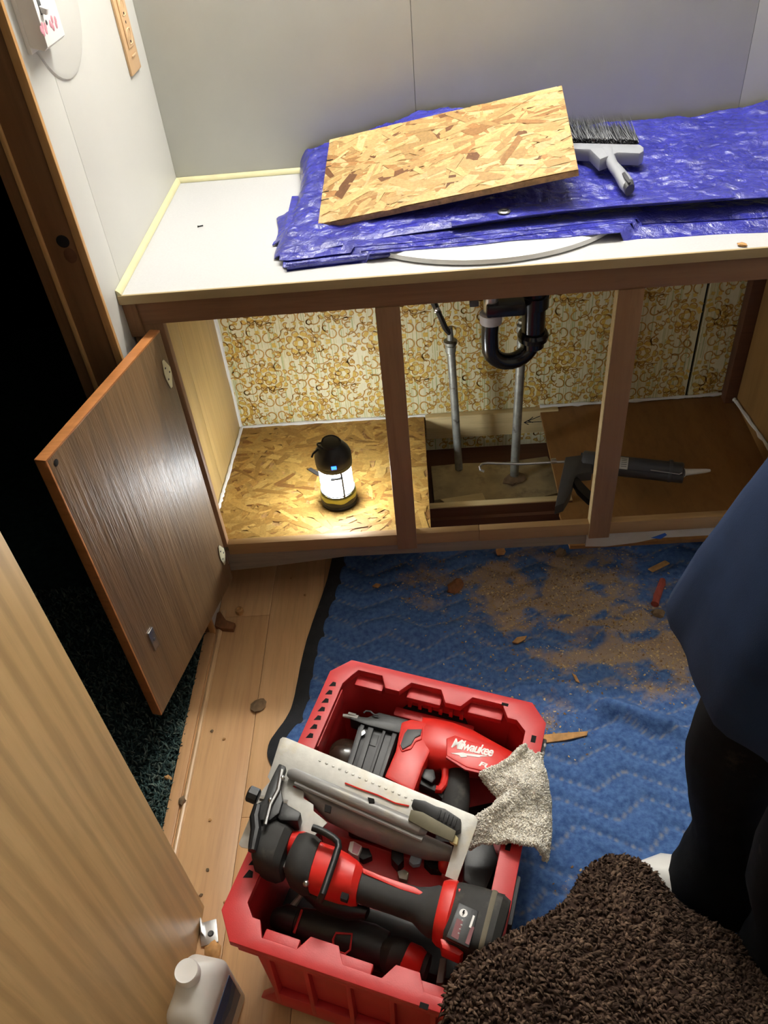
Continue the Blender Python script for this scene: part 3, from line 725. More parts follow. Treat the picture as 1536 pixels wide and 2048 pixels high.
for k, (df, z0, x0) in enumerate(((0.020, 0.016, 0.285), (0.036, 0.009, 0.292), (0.046, 0.004, 0.300))):
    def lay(u, v, k=k, df=df, z0=z0, x0=x0):
        x = x0+u*(1.42-x0); yf = front_y(x)-df-0.006*nz(x*7+k*3, k)-0.012*math.exp(-((x-0.66)/0.16)**2)-(0.016 if x > 0.70 and k == 2 else 0)*min(1, (x-0.70)/0.1 if x > 0.7 else 0)
        y = -0.20+(yf+0.20)*v
        z = H+z0+0.0016*nz(x*20, y*9+k)+ (0.004 if v < 0.9 else 0)
        ytop = front_y(x)
        if y > ytop+0.004: z = min(z, tarp_h(x, y)-0.004*(k+1))
        e = math.hypot((x-EC.x)/(EA+0.036), (y-EC.y)/(EB_+0.036))
        if e < 1.10: z = max(z, H+0.0178+0.002*(2-k))
        if v > 0.86: z -= (0.006-0.001*k)*((v-0.86)/0.14)**2 if e >= 1.1 else 0.0015*((v-0.86)/0.14)**2
        return V(x, y, z)
    b = B().grid(lay, 150, 30); solid(b, 0.0016).obj('fold_layer', m_tarp, tarp, smooth=60)
# rolled bead of the lowest fold at the front left, and the small side fold
b = B(); P = [V(0.300+i*0.03, front_y(0.300+i*0.03)-0.040-0.006*nz((0.300+i*0.03)*7+6, 2), H+0.0075) for i in range(9)]
b.tube(P, [0.0066]*5+[0.0058, 0.005, 0.004, 0.003], 10); b.obj('rolled_edge', m_tarp, tarp)
b = B().grid(lambda u, v: V(0.262+0.03*u+0.006*math.sin(v*4), -0.40+0.13*v, H+0.004+0.014*u+0.002*nz(v*7, u*3)), 8, 16); solid(b, 0.002).obj('side_fold', m_tarp, tarp, smooth=60)
# hem strip with the grommet
g0 = at(1008, 423, 'z', 0.880)
b = B().grid(lambda u, v: V(0.60+0.50*u, front_y(0.60+0.50*u)-0.012+0.035*v-0.0, max(tarp_h(0.60+0.50*u, front_y(0.6+.5*u)-0.012+0.035*v), 0.868)+0.0036), 40, 5)
solid(b, 0.0018).obj('hem', m_tarp, tarp, smooth=60)
gz = tarp_h(g0.x, g0.y)+0.005
g0 = at(1008, 423, 'z', gz); b = B(); b.lathe([(0.0055, 0), (0.006, 0.002), (0.0085, 0.0026), (0.0115, 0.0014), (0.012, 0.0), (0.009, -0.002)], 24, T(g0), cap=False)
b.mi = 1; b.lathe([(0.0056, 0.0), (0.0001, 0.0002)], 20, T(g0)); b.obj('grommet', [m_metal, m_hole], tarp)
# OSB offcut on the tarp
MO = T(V(0.5960, -0.2540, 0.9395)) @ Euler([math.radians(q) for q in (12.0, -9.2, -4.8)], 'XYZ').to_matrix().to_4x4()
OW, OH = 0.482, 0.300
ob = thing('osb_board', 'tan strand board offcut lying tilted on the blue tarp', 'board', M=MO)
b = B(MO).box((0, 0, -0.0065), (OW, OH, 0.0115), bev=0.0006); b.obj('board_core', m_osbcore, ob)
vS, fS, cS = strands(OW-0.001, OH-0.001, 900, 5, PAL_NEW, (0.025, 0.12), (0.006, 0.024), (0, 0.0011), 0.75)
pymesh('wood_strands', place(vS, MO @ T(V(0, 0, -0.0006))), fS, m_osb, ob, cS, kind='stuff')
for ly, ln in ((-0.045, 0.014), (-0.072, 0.016), (0.068, 0.014), (0.045, 0.012)):
    b = B(MO); b.box((-OW/2+ln/2, ly, 0.0011), (ln, 0.002, 0.0006)); b.obj('ink_tick', m_hole, ob)
# hand brush
zb_ = 0.908
br = thing('hand_brush', 'grey hand brush with dark bristles on the blue tarp beside the strand board', 'brush', at(1220, 330, 'z', 0.895))
hd = [at(u, v, 'z', 0.924) for u, v in ((1120, 286), (1152, 285), (1280, 288), (1288, 294), (1288, 301), (1280, 306), (1236, 304), (1200, 318), (1180, 298), (1150, 297), (1120, 296))]
b = B(); b.slab(hd, (0, 0, 1), 0.024, bev=0.004)
zz = 0.914
b.pair([(at(1196, 303, 'z', 0.916), at(1230, 303, 'z', 0.916), 0.010), (at(1207, 318, 'z', 0.915), at(1229, 314, 'z', 0.915), 0.011), (at(1217, 335, 'z', 0.910), at(1236, 330, 'z', 0.910), 0.010), (at(1229, 352, 'z', 0.904), at(1251, 345, 'z', 0.904), 0.010), (at(1239, 372, 'z', 0.900), at(1266, 362, 'z', 0.900), 0.010), (at(1249, 383, 'z', 0.898), at(1268, 374, 'z', 0.898), 0.008)], 16, 2.2)
b.obj('handle', plain('grey_brush_plastic', srgb(146, 148, 154), 0.4, var=0.05, vs=30), br)
b = B(); b.pair([(at(1246, 375, 'z', 0.902), at(1267, 367, 'z', 0.902), 0.0108), (at(1250, 384, 'z', 0.899), at(1269, 376, 'z', 0.899), 0.0095)], 14, 2.2); b.obj('end_cap', m_dkgrey, br)
b = B(); e0 = at(1250, 350, 'z', 0.9152); b.slab([at(u, v, 'z', 0.9138) for u, v in ((1244, 346), (1249, 343), (1258, 355), (1262, 364), (1257, 365), (1249, 355))], (0, 0, 1), 0.002, bev=0.0006); b.obj('hang_hole', m_dkgrey, br)
rg = np.random.default_rng(2); n = 1500
pa = np.array([at(1120, 286, 'z', 0.914)]); pb = np.array([at(1276, 290, 'z', 0.914)])
t_ = rg.random((n, 1)); P = pa+(pb-pa)*t_+np.c_[np.zeros(n), rg.uniform(-0.004, 0.004, n), rg.uniform(-0.010, 0.010, n)]
tipo = np.c_[rg.normal(-0.010, 0.006, n), rg.uniform(0.060, 0.074, n), rg.normal(0.016, 0.008, n)]
vs = []; fs = []
for i in range(n):
    k = len(vs); wv = 0.0011
    vs += [P[i]+[-wv, 0, 0], P[i]+[wv, 0, 0], P[i]+[0, 0, wv*1.6], P[i]+tipo[i]]; fs += [(k, k+1, k+3), (k+1, k+2, k+3), (k+2, k, k+3)]
pymesh('bristles', vs, fs, m_tuft, br, np.repeat(np.array([srgb(104, 105, 108), srgb(132, 133, 136), srgb(78, 79, 82)])[rg.integers(0, 3, n)], 3, axis=0), kind='stuff')
# nail and chip on the countertop
c0 = at(401, 452, 'z', H+0.001); b = B(); b.tube([at(396, 453, 'z', H+0.0015), at(406, 451, 'z', H+0.0015)], 0.0012, 6); b.box(at(396, 453, 'z', H+0.0015), (0.0012, 0.004, 0.003))
b.obj('nail', m_hole, cat='nail', label='tiny dark brad nail lying alone on the white countertop', origin=c0)
c0 = at(1484, 489, 'z', H+0.003); b = B(); rock(b, c0, (0.008, 0.005, 0.003), 2)
b.obj('wood_chip', m_chip, cat='chip', label='small tan wood chip on the counter edge right of the sink', origin=c0)
# ================================================================== LEFT WALL FITTINGS
ol = thing('outlet_plate', 'tan wall outlet with a tan cover plate beside the back corner', 'outlet', (0.0, -0.108, 1.16))
b = B().span((0.0, -0.147, 1.096), (0.0055, -0.072, 1.25), bev=0.002); b.obj('cover_plate', m_tan, ol)
b = B().prism([(-0.036, -0.024), (0.052, -0.024), (0.052, 0.014), (-0.036, 0.014)], 0, 0.0022, T(V(0.0055, -0.106, 1.176)) @ Matrix(((0, 0, 1, 0), (0, 1, 0, 0), (1, 0, 0, 0), (0, 0, 0, 1))), bev=0.0005)
b.obj('receptacle', m_tan, ol)
b = B()
for zc in (1.158, 1.205):
    P = [V(0.0079, -0.110+0.0135*math.cos(a), zc+0.016*max(-.8, min(.8, math.sin(a)))) for a in np.linspace(0, 6.2831, 25)[:-1]]
    b.tube(P, 0.0011, 5, closed=True)
    for dy in (-0.005, 0.005): b.box((0.0079, -0.110+dy, zc+0.003), (0.0006, 0.0016, 0.007))
b.box((0.0078, -0.110, 1.126), (0.001, 0.030, 0.0025)); b.obj('socket_face', m_tan_lt, ol)
b = B()
for zc in (1.158, 1.205):
    b = B(); b.box((0.0082, -0.110, zc-0.009), (0.0008, 0.004, 0.004)); b.obj('slot', m_hole, ol)
b = B(); b.lathe([(0.003, 0), (0.0001, 0.0006)], 10, T(V(0.0078, -0.110, 1.1815)) @ Matrix.Rotation(math.pi/2, 4, 'Y')); b.obj('plate_screw', m_hole, ol)
sf = [at(97, 101, 'x', 0.030), at(133, 79, 'x', 0.030)]
y0, y1 = sf[0].y, sf[1].y; zb2 = (sf[0].z+sf[1].z)/2
sw = thing('switch_box', 'white wall switch box with pink flowers near the door jamb', 'switch', (0, (y0+y1)/2, zb2))
b = B().span((0.0, y0-0.001, zb2-0.002), (0.006, y1+0.001, zb2+0.16), bev=0.001)
b.prism([(0.004, 0.006), (0.024, 0.0), (0.031, 0.005), (0.031, 0.15), (0.004, 0.15)], y0, y1, T(V(0, 0, zb2)) @ Matrix(((1, 0, 0, 0), (0, 0, 1, 0), (0, 1, 0, 0), (0, 0, 0, 1))), bev=0.003)
b.obj('box_shell', m_white, sw)
def onf(u, v, x=0.0312): return at(u, v, 'x', x)
b = B()
for cx_, cy_, r in ((107, 46, 11), (88, 58, 9)):
    for k in range(5):
        a = k*1.257+0.4; p = onf(cx_+r*0.55*math.cos(a), cy_+r*0.75*math.sin(a)); b.ball(p, (0.0006, 0.0046, 0.0052), 8)
b.obj('flower_print', m_pink, sw)
b = B(); b.lathe([(0.0035, 0), (0.002, 0.0008), (0.0001, 0.0008)], 10, T(onf(93, 45)) @ Matrix.Rotation(math.pi/2, 4, 'Y')); b.obj('screw', m_dkgrey, sw)
p = onf(80, 14); b = B(); b.box(p+V(0, 0, 0.002), (0.001, 0.010, 0.022)); b.mi = 1; b.box(p+V(0.003, 0, -0.004), (0.012, 0.008, 0.008), Matrix.Rotation(0.4, 3, 'Y'), bev=0.001); b.obj('toggle', [m_dkgrey, m_white], sw)
yr = at(171, 60, 'x', 0.0).y; zl = at(136, 164, 'x', 0.0).z; yc = (y0+yr)/2+0.008; ra = abs(yr-yc)
b = B(); b.lathe([(1.0, 0.0), (0.985, 0.0025), (0.93, 0.0042), (0.0001, 0.0045)], 48, T(V(0.0002, yc, zl+0.115)) @ Matrix.Rotation(math.pi/2, 4, 'Y') @ Matrix.Diagonal((0.115, ra, 1, 1)))
b.obj('round_shadow_disc', m_wall_l, sw)  # thin raised disc added in place of a soft round shadow on the wall
# ================================================================== LANTERN
lp = at(680, 1003, 'z', fz(-0.395)); lz = fz(lp.y)+0.001
ML = T(V(lp.x, lp.y, lz))
la = thing('lantern', 'lit camping lantern with black cap and yellow band on the cabinet floor', 'lantern', M=ML)
b = B(ML); b.lathe([(0.038, 0), (0.0435, 0.003), (0.0445, 0.010), (0.042, 0.014), (0.0435, 0.018), (0.0425, 0.026), (0.039, 0.032), (0.02, 0.033)], 32); b.obj('base', m_black, la)
b = B(ML); b.lathe([(0.0395, 0.0255), (0.0436, 0.0275), (0.0432, 0.038), (0.038, 0.041)], 36, wob=lambda a, r, z: 0.002*math.sin(a*6) if z < 0.03 else 0, cap=False); b.obj('yellow_band', m_yellow, la)
b = B(ML); b.lathe([(0.036, 0.040), (0.0385, 0.043), (0.0385, 0.116), (0.036, 0.120)], 32); b.obj('globe', m_lantern, la)
b = B(ML); b.lathe([(0.0405, 0.038), (0.0415, 0.041), (0.0405, 0.044)], 32, cap=False); b.obj('ring', m_olive, la); b = B(ML); b.lathe([(0.038, 0.114), (0.0425, 0.117), (0.0435, 0.127), (0.0405, 0.131)], 32, cap=False); b.obj('ring', m_olive, la)
b = B(ML)
for a in (-1.12, 0.9, 2.9):
    c_, s_ = math.cos(a), math.sin(a)
    b.tube([(0.0395*c_, 0.0395*s_, 0.04), (0.0415*c_, 0.0415*s_, 0.06), (0.0415*c_, 0.0415*s_, 0.10), (0.0395*c_, 0.0395*s_, 0.117)], 0.0027, 6)
P = [(0.0415*math.cos(a), 0.0415*math.sin(a), 0.104) for a in np.linspace(-1.75, -1.12, 8)]; b.tube(P, 0.0035, 6)
P = [(0.0405*math.cos(a), 0.0405*math.sin(a), 0.047) for a in np.linspace(0, 6.2831, 33)[:-1]]; b.tube(P, 0.0018, 6, closed=True)
b.obj('guard_frame', m_dkgrey, la)
b = B(ML); b.lathe([(0.041, 0.124), (0.0435, 0.130), (0.0435, 0.146), (0.040, 0.158), (0.032, 0.170), (0.024, 0.176), (0.024, 0.181), (0.010, 0.183), (0.0001, 0.183)], 32); b.obj('cap', m_black, la)
b = B(ML)
P = [(0.020*math.cos(a), 0.003, 0.182+0.016*math.sin(a)) for a in np.linspace(0, math.pi, 12)]; b.tube(P, 0.0018, 7)
P = [(-0.024-0.011*math.cos(a)+0.004, -0.006+0.009*math.sin(a), 0.176+0.006*math.cos(a)) for a in np.linspace(0, 6.2831, 17)[:-1]]; b.tube(P, 0.0022, 6, closed=True)
b.tube([(-0.030, -0.012, 0.172), (-0.042, -0.020, 0.166), (-0.046, -0.026, 0.160)], 0.0024, 6); b.obj('carry_ring', m_black, la)
ba = math.atan2(CAM.y-lp.y, CAM.x-lp.x)-0.05
b = B(ML); b.box((0.0437*math.cos(ba), 0.0437*math.sin(ba), 0.139), (0.002, 0.012, 0.009), Matrix.Rotation(ba, 3, 'Z'), bev=0.0006); b.obj('indicator', m_led, la)
b = B(); pts = [at(u, v, 'z', fz(-0.30)+0.003) for u, v in ((615, 938), (622, 935), (640, 946), (636, 951), (624, 944))]; b.slab(pts, (0, 0, 1), 0.002)
b.obj('grey_clip', m_dkgrey, cat='clip', label='small bent grey clip on the cabinet floor left of the lantern', origin=pts[0])
# ================================================================== CAULKING GUN
gz_ = fz(-0.33)+0.029
G = lambda u, v, z=gz_: at(u, v, 'z', z)
gn = thing('caulking_gun', 'black caulking gun with a loaded tube on the right cabinet floor', 'caulking gun', G(1180, 925, gz_-0.026))
a0, a1 = G(1163, 923), G(1366, 945); ax = (a1-a0).normalized(); sd = V(0, 0, 1).cross(ax).normalized()
def along(d, s=0, z=0): return a0+ax*d+sd*s+V(0, 0, z)
Lb = (a1-a0).length
b = B(); b.tube([along(0.0), along(0.004), along(Lb-0.003), along(Lb)], [0.022, 0.0235, 0.0235, 0.021], 26); b.obj('tube', plain('dark_caulk_tube', srgb(58, 58, 62), 0.4, var=0.1, dirt=srgb(150, 146, 138), ds=26, dth=(0.66, 0.72)), gn)
b = B(); P0 = along(Lb); P1 = G(1420, 941, gz_-0.006); b.tube([P0, P0+(P1-P0)*0.04, P0+(P1-P0)*0.08, P0+(P1-P0)*0.85, P1], [0.012, 0.011, 0.0085, 0.005, 0.0035], 14); b.obj('nozzle', m_white, gn)
b = B()                                            # half-round cradle
R = []
for d in (-0.004, Lb+0.001):
    R.append([along(d, 0.0258*math.cos(t), -0.0258*math.sin(t)) for t in np.linspace(-0.35, math.pi+0.35, 20)])
b.loft(R, wrap=False, cap=False); solid(b, 0.0014)
b.lathe([(0.0262, -0.004), (0.0275, 0), (0.0262, 0.005), (0.024, 0.005), (0.024, -0.004)], 26, T(along(Lb-0.03)) @ ax.to_track_quat('Z', 'Y').to_matrix().to_4x4(), cap=False)
b.lathe([(0.0262, -0.012), (0.0275, -0.01), (0.0275, 0.014), (0.0255, 0.016)], 26, T(along(0.015)) @ ax.to_track_quat('Z', 'Y').to_matrix().to_4x4())
b.obj('cradle', m_dkgrey, gn)
b = B(); q = along(0.098, 0, 0.0242); lab = []
for d in (0.070, 0.092): lab.append([along(d, 0.0239*math.sin(t), 0.0239*math.cos(t)) for t in np.linspace(-0.3, 1.25, 10)][::-1])
lab = [[along(d, -0.0240*math.sin(t), 0.0240*math.cos(t)) for t in np.linspace(-0.2, 1.3, 10)] for d in (0.090, 0.109)]
b.loft(lab, wrap=False, cap=False); b.obj('tube_label', plain('pale_barcode_label', srgb(176, 174, 166), 0.5), gn)
b = B()
for k in range(5):
    t0_ = 0.15+0.2*k; b.tube([along(0.093, -0.0242*math.sin(t0_), 0.0242*math.cos(t0_)), along(0.106, -0.0242*math.sin(t0_), 0.0242*math.cos(t0_))], 0.0007, 4)
b.obj('barcode', m_hole, gn)
b = B(); b.tube([along(Lb-0.075, -0.022, 0.014), along(Lb-0.01, -0.024, 0.012), along(Lb-0.004, -0.02, 0.014)], 0.0013, 6); b.obj('wire_poker', m_metal, gn)
b = B(); rod = [G(968, 943, gz_-0.008), G(961, 940, gz_-0.004), G(959, 934, gz_), G(964, 928, gz_), G(975, 926, gz_), G(1040, 928, gz_), along(-0.01)]
b.tube(rod, 0.0033, 9); b.obj('rod', m_metal, gn)
b = B(); hz = gz_+0.0
b.slab([G(u, v, hz+0.014) for u, v in ((1131, 914), (1162, 910), (1184, 912), (1184, 944), (1160, 946), (1150, 952), (1141, 985), (1128, 1006), (1110, 1013), (1112, 1004), (1121, 960))], (0, 0, 1), 0.026, bev=0.002)
b.obj('handle', m_dkgrey, gn)
b = B(); b.slab([G(u, v, hz+0.008) for u, v in ((1143, 957), (1152, 950), (1172, 972), (1190, 990), (1190, 1004), (1176, 998), (1155, 978))], (0, 0, 1), 0.018, bev=0.002); b.obj('trigger', m_black, gn)
b = B(); b.box(G(1107, 922, gz_+0.006), (0.012, 0.005, 0.014), bev=0.001); b.tube([G(1102, 922, gz_+0.012), G(1114, 923, gz_+0.012)], 0.003, 8); b.obj('release_catch', m_metal, gn)

# ================================================================== MOVING BLANKET
BO = V(0.298, -0.355, 0.0); a_ = math.radians(-3.5); BX = V(math.cos(a_), math.sin(a_), 0); BY = V(-0.163, -math.cos(a_), 0).normalized()
def bl(u, v):
    off = 0.0
    if v > 0.62: off = 0.22*min(1, (v-0.62)/0.3)**1.5
    off += 0.005*math.sin(v*14)+0.02*v-0.030*math.exp(-((v-0.60)/0.06)**2)
    return BO+BX*(u+off)+BY*v
def fold(p, a, c, wd, h):
    """ridge along segment a-c"""
    d = (c-a); t = max(0, min(1, (p-a).dot(d)/d.length_squared)); q = a+d*t; e = (p-q).length
    return h*math.exp(-(e/wd)**2)*min(1, 4*t+0.15)*min(1, 4*(1-t)+0.15)
FOLDS = [(at(1165, 1405, 'z', 0), at(1385, 1480, 'z', 0), 0.020, 0.022), (at(1180, 1300, 'z', 0), at(1300, 1240, 'z', 0), 0.022, 0.014), (at(1000, 1395, 'z', 0), at(1200, 1370, 'z', 0), 0.03, 0.010), (at(660, 1245, 'z', 0), at(1020, 1290, 'z', 0), 0.03, 0.009), (at(1300, 1275, 'z', 0), at(1420, 1330, 'z', 0), 0.02, 0.015), (at(1120, 1240, 'z', 0), at(1240, 1300, 'z', 0), 0.022, 0.012)]
FOLDS = [(V(a.x, a.y, 0), V(c.x, c.y, 0), wd, h) for a, c, wd, h in FOLDS]
DUST = [(at(1010, 1175, 'z', 0), 0.13, 0.32), (at(1180, 1160, 'z', 0), 0.13, 0.30), (at(1120, 1235, 'z', 0), 0.12, 0.26), (at(1290, 1260, 'z', 0), 0.12, 0.28), (at(1300, 1330, 'z', 0), 0.10, 0.26), (at(1150, 1340, 'z', 0), 0.08, 0.13), (at(850, 1175, 'z', 0), 0.10, 0.16), (at(1100, 1460, 'z', 0), 0.06, 0.16), (at(1000, 1330, 'z', 0), 0.09, 0.06), (at(1150, 1780, 'z', 0), 0.03, 0.10)]
CRZ = math.radians(-17.47)
def patch(x, y): return min(1.5, max(0.15, 0.95+1.7*nz(x*11+4, y*19)+0.9*nz(x*30, y*44+2)))
NU, NVv = 250, 190; UL, VL = 1.62, 1.10
vs = np.zeros((NU, NVv, 3)); seam = np.zeros((NU, NVv)); dust = np.zeros((NU, NVv))
for i in range(NU):
    for j in range(NVv):
        u = UL*i/(NU-1); v = VL*j/(NVv-1); p = bl(u, v)
        per, sp, am = 0.170, 0.058, 0.046
        tri = abs(((u/per) % 1.0)*2-1)
        ph = ((v+am*tri+0.010*nz(u*5, v*5)+0.004*nz(u*14, v*14))/sp) % 1.0; ds = min(ph, 1-ph)*sp
        z = 0.004+0.0055*(1-math.exp(-(ds/0.011)**2))
        for a, c, wd, h in FOLDS: z += fold(p, a, c, wd, h*1.4)
        z += 0.0035*(nz(p.x*7, p.y*7)+0.5)+0.002*nz(p.x*25, p.y*25)
        lx, ly = math.cos(CRZ)*(p.x-0.4514)+math.sin(CRZ)*(p.y+1.2337), -math.sin(CRZ)*(p.x-0.4514)+math.cos(CRZ)*(p.y+1.2337)
        dc = max(abs(lx)-0.172, abs(ly)-0.236)
        if dc < 0.04: z = 0.002+(z-0.002)*max(0, min(1, dc/0.04))          # pressed flat under the crate
        edge = min(1, u/0.012)*min(1, v/0.01)*min(1, (VL-v)/0.012)
        vs[i, j] = (p.x, p.y, max(0.0015, z*edge))
        seam[i, j] = max(0, 1-ds/0.0024)*0.62
        s_ = 0.0
        for c, r, k in DUST: s_ += k*math.exp(-((p.x-c.x)**2+(p.y-c.y)**2)/r**2)
        s_ *= patch(p.x, p.y)
        dust[i, j] = 1.45*s_-0.05+0.10*max(0, 1-ds/0.006)
me = bpy.data.meshes.new('moving_blanket'); k = np.arange(NU*NVv).reshape(NU, NVv)
q = np.stack([k[:-1, :-1], k[1:, :-1], k[1:, 1:], k[:-1, 1:]], -1).reshape(-1, 4)[:, ::-1]
bk = thing('moving_blanket', 'blue quilted moving blanket with black edging spread on the floor', 'blanket', (BO.x+0.6, BO.y-0.5, 0))
blo = pymesh('quilted_cover', vs.reshape(-1, 3), q, m_blanket, bk, smooth=True)
ca = blo.data.color_attributes.new('Col', 'FLOAT_COLOR', 'POINT'); s4 = np.repeat(seam.reshape(-1, 1), 4, 1); s4[:, 3] = 1
ca.data.foreach_set('color', s4.astype(np.float32).ravel())
fa = blo.data.attributes.new('Dust', 'FLOAT', 'POINT'); fa.data.foreach_set('value', dust.astype(np.float32).ravel())
b = B().grid(lambda s, t: bl(-0.022+0.040*s, 0.0+VL*t)+V(0, 0, 0.0065*math.sin(math.pi*(0.08+0.84*s))+0.004+0.002*nz(t*40, s)), 7, 120)
solid(b, 0.003).obj('binding', m_binding, bk)
# loose sawdust and shavings
rg = np.random.default_rng(9); n = 9500; vs = []; fs = []; cs = []
cents = [(c, r, k) for c, r, k in DUST]; wts = np.array([r*r*k for c, r, k in cents]); wts /= wts.sum()
def blz(x, y): return 0.012
from mathutils.bvhtree import BVHTree
bvh = BVHTree.FromPolygons([tuple(TM[bk.name] @ v.co) for v in blo.data.vertices], [tuple(p.vertices) for p in blo.data.polygons])
def ground(x, y):
    h = bvh.ray_cast(V(x, y, 0.3), V(0, 0, -1)); return h[0].z if h[0] is not None else 0.0
for i in range(n):
    c, r, k_ = cents[rg.choice(len(cents), p=wts)]
    x, y = rg.normal(c.x, r*0.62), rg.normal(c.y, r*0.55)
    if y > -0.42 or x > 1.8 or rg.random() > patch(x, y)/1.3: continue
    z = ground(x, y)+0.0012; a = rg.uniform(0, 6.28); l = 0.0007+0.0028*rg.random()**2.5; w2 = l*rg.uniform(0.25, 0.7); kk = len(vs); ca_, sa_ = math.cos(a), math.sin(a)
    for dx, dy, dz in ((-l, -w2, 0), (l, -w2*.6, rg.uniform(0, .0012)), (l*.8, w2, 0), (-l*.7, w2, rg.uniform(0, .0012))):
        vs.append((x+dx*ca_-dy*sa_, y+dx*sa_+dy*ca_, z+dz))
    fs.append((kk, kk+1, kk+2, kk+3)); cs.append(np.array([srgb(188, 158, 112), srgb(170, 138, 94), srgb(204, 178, 136), srgb(124, 96, 66)][rg.integers(4)]))
pymesh('sawdust', vs, fs, m_tuft, None, cs, kind='stuff', label='pale sawdust and fine shavings scattered over the blue moving blanket', cat='sawdust')
# ================================================================== SCRAPS ON THE FLOOR
def flake(name, px, z, th, mat_, label, cat='scrap'):
    P = [at(u, v, 'z', 0.01) for u, v in px]; gz0 = max(ground(p.x, p.y) for p in P)+0.001
    if z is not None: gz0 = z
    P = [at(u, v, 'z', gz0+th) for u, v in px]; b = B(); b.slab(P, (0, 0, 1), th, bev=min(0.0008, th/3)); c = sum(P, V(0, 0, 0))/len(P); c.z = gz0
    return b.obj(name, mat_, cat=cat, label=label, origin=c)
def lump(name, u, v, r, seed, mat_, label, cat='scrap', z=None):
    p = at(u, v, 'z', 0.0); g = ground(p.x, p.y) if z is None else z; p = at(u, v, 'z', g+r[2]*0.7); b = B(); rock(b, p, r, seed)
    return b.obj(name, mat_, cat=cat, label=label, origin=(p.x, p.y, g))
lump('mud_clump', 516, 1411, (0.019, 0.015, 0.006), 1, m_mud, 'flat grey-brown mud clump on the laminate left of the red crate', 'mud', 0)
b = B(); p = at(479, 1222, 'z', 0.008); b.lathe([(0.008, -0.008), (0.010, -0.004), (0.0095, 0.006), (0.006, 0.008), (0.004, 0.004), (0.0001, 0.003)], 16, T(p)); b.obj('foam_plug', m_chip, cat='plug', label='small tan foam plug with a hole on the laminate below the cabinet', origin=(p.x, p.y, 0))
flake('wood_shim', ((424, 1232), (440, 1222), (452, 1240), (470, 1246), (466, 1258), (440, 1256), (420, 1246)), 0.0005, 0.012, m_chipd, 'broken brown wood scrap under the corner of the open cabinet door', 'scrap')
lump('mud_clump', 427, 1899, (0.017, 0.013, 0.005), 4, m_chip, 'tan mud clump between the white bottle and the red crate', 'mud', 0)
lump('wood_chip', 364, 1601, (0.009, 0.007, 0.005), 6, m_mud, 'brown crumb on the pale transition strip', 'chip', 0.005)
lump('wood_chip', 337, 1556, (0.010, 0.005, 0.003), 7, m_chip, 'pale wood chip on the dark green carpet', 'chip', 0.003)
CRUMB = ['pale crumb on the laminate just below the cabinet rail', 'dark crumb beside the transition strip level with the mud clump', 'pale crumb on the laminate below the plank joint left of the mud clump', 'dark crumb on the laminate by the upper corner of the saw plate', 'pale crumb on the laminate halfway along the strip and the crate', 'dark crumb on the laminate beside the crate corner near the light door edge', 'pale crumb touching the front left corner of the crate', 'dark crumb on the laminate at the tip of the light wood door', 'pale crumb by the black blanket edging below the cabinet']
for k, (u, v) in enumerate(((583, 1156), (424, 1462), (448, 1478), (570, 1590), (420, 1640), (415, 1740), (450, 1805), (402, 1790), (610, 1190))):
    lump('floor_crumb', u, v, (0.0035, 0.003, 0.002), 20+k, m_mud if k % 2 else m_chip, CRUMB[k], 'crumb', z=0)
for o in [o for o in sc.objects if o.name.startswith('floor_crumb')]: o['group'] = 'crumbs on the laminate floor'
lump('bark_chunk', 910, 1173, (0.027, 0.016, 0.010), 8, m_chipd, 'reddish brown wood chunk on the blanket below the second stile', 'scrap')
flake('wood_chip', ((744, 1172), (752, 1166), (762, 1168), (756, 1175)), None, 0.003, m_chip, 'pale wood chip near the left edge of the blanket', 'chip')
lump('bark_chunk', 1001, 1100, (0.012, 0.014, 0.012), 9, m_chip, 'tan splinter standing at the foot of the bottom rail', 'scrap')
lump('bark_chunk', 1122, 1106, (0.014, 0.012, 0.012), 10, m_mud, 'grey-brown knot of debris at the foot of the third stile', 'scrap')
flake('wood_splinter', ((1024, 1284), (1034, 1274), (1054, 1271), (1050, 1278), (1036, 1286)), None, 0.004, m_chip, 'short tan splinter in the middle of the blanket', 'splinter')
flake('wood_splinter', ((1296, 1137), (1330, 1120), (1340, 1126), (1306, 1143)), None, 0.004, m_chip, 'flat tan sliver above the red scraps on the blanket', 'splinter')
flake('wood_splinter', ((1144, 1346), (1152, 1350), (1160, 1365), (1152, 1362)), None, 0.003, m_chip, 'thin curled splinter right of the red crate', 'splinter')
flake('wood_splinter', ((1075, 1470), (1120, 1466), (1176, 1462), (1174, 1470), (1130, 1480), (1078, 1487)), None, 0.004, m_chip, 'long tan wood sliver on the blanket beside the crate corner', 'splinter')
def stick(u0, v0, u1, v1, r, label, seed):
    p0 = at(u0, v0, 'z', 0.02); p1 = at(u1, v1, 'z', 0.02); z = max(ground(p0.x, p0.y), ground(p1.x, p1.y))+r*0.9
    p0 = at(u0, v0, 'z', z); p1 = at(u1, v1, 'z', z); b = B(); q = random.Random(seed)
    b.tube([p0.lerp(p1, t)+V(q.uniform(-1, 1), q.uniform(-1, 1), 0)*r*0.12 for t in np.linspace(0, 1, 7)], [r*x for x in (0.8, 1.05, 0.95, 1, 1.05, 0.9, 1.1)], 8)
    b.obj('red_scrap', m_chipr, cat='scrap', label=label, origin=(p0.x, p0.y, z-r))
stick(1326, 1160, 1309, 1208, 0.0085, 'longer reddish wood scrap on the sawdust in front of the vanity', 1)
stick(1356, 1198, 1338, 1222, 0.0075, 'shorter reddish wood scrap close to the navy shirt', 2)
lump('bark_chunk', 1316, 1226, (0.016, 0.012, 0.008), 12, m_mud, 'dark crumbled bark below the longer red scrap', 'scrap')
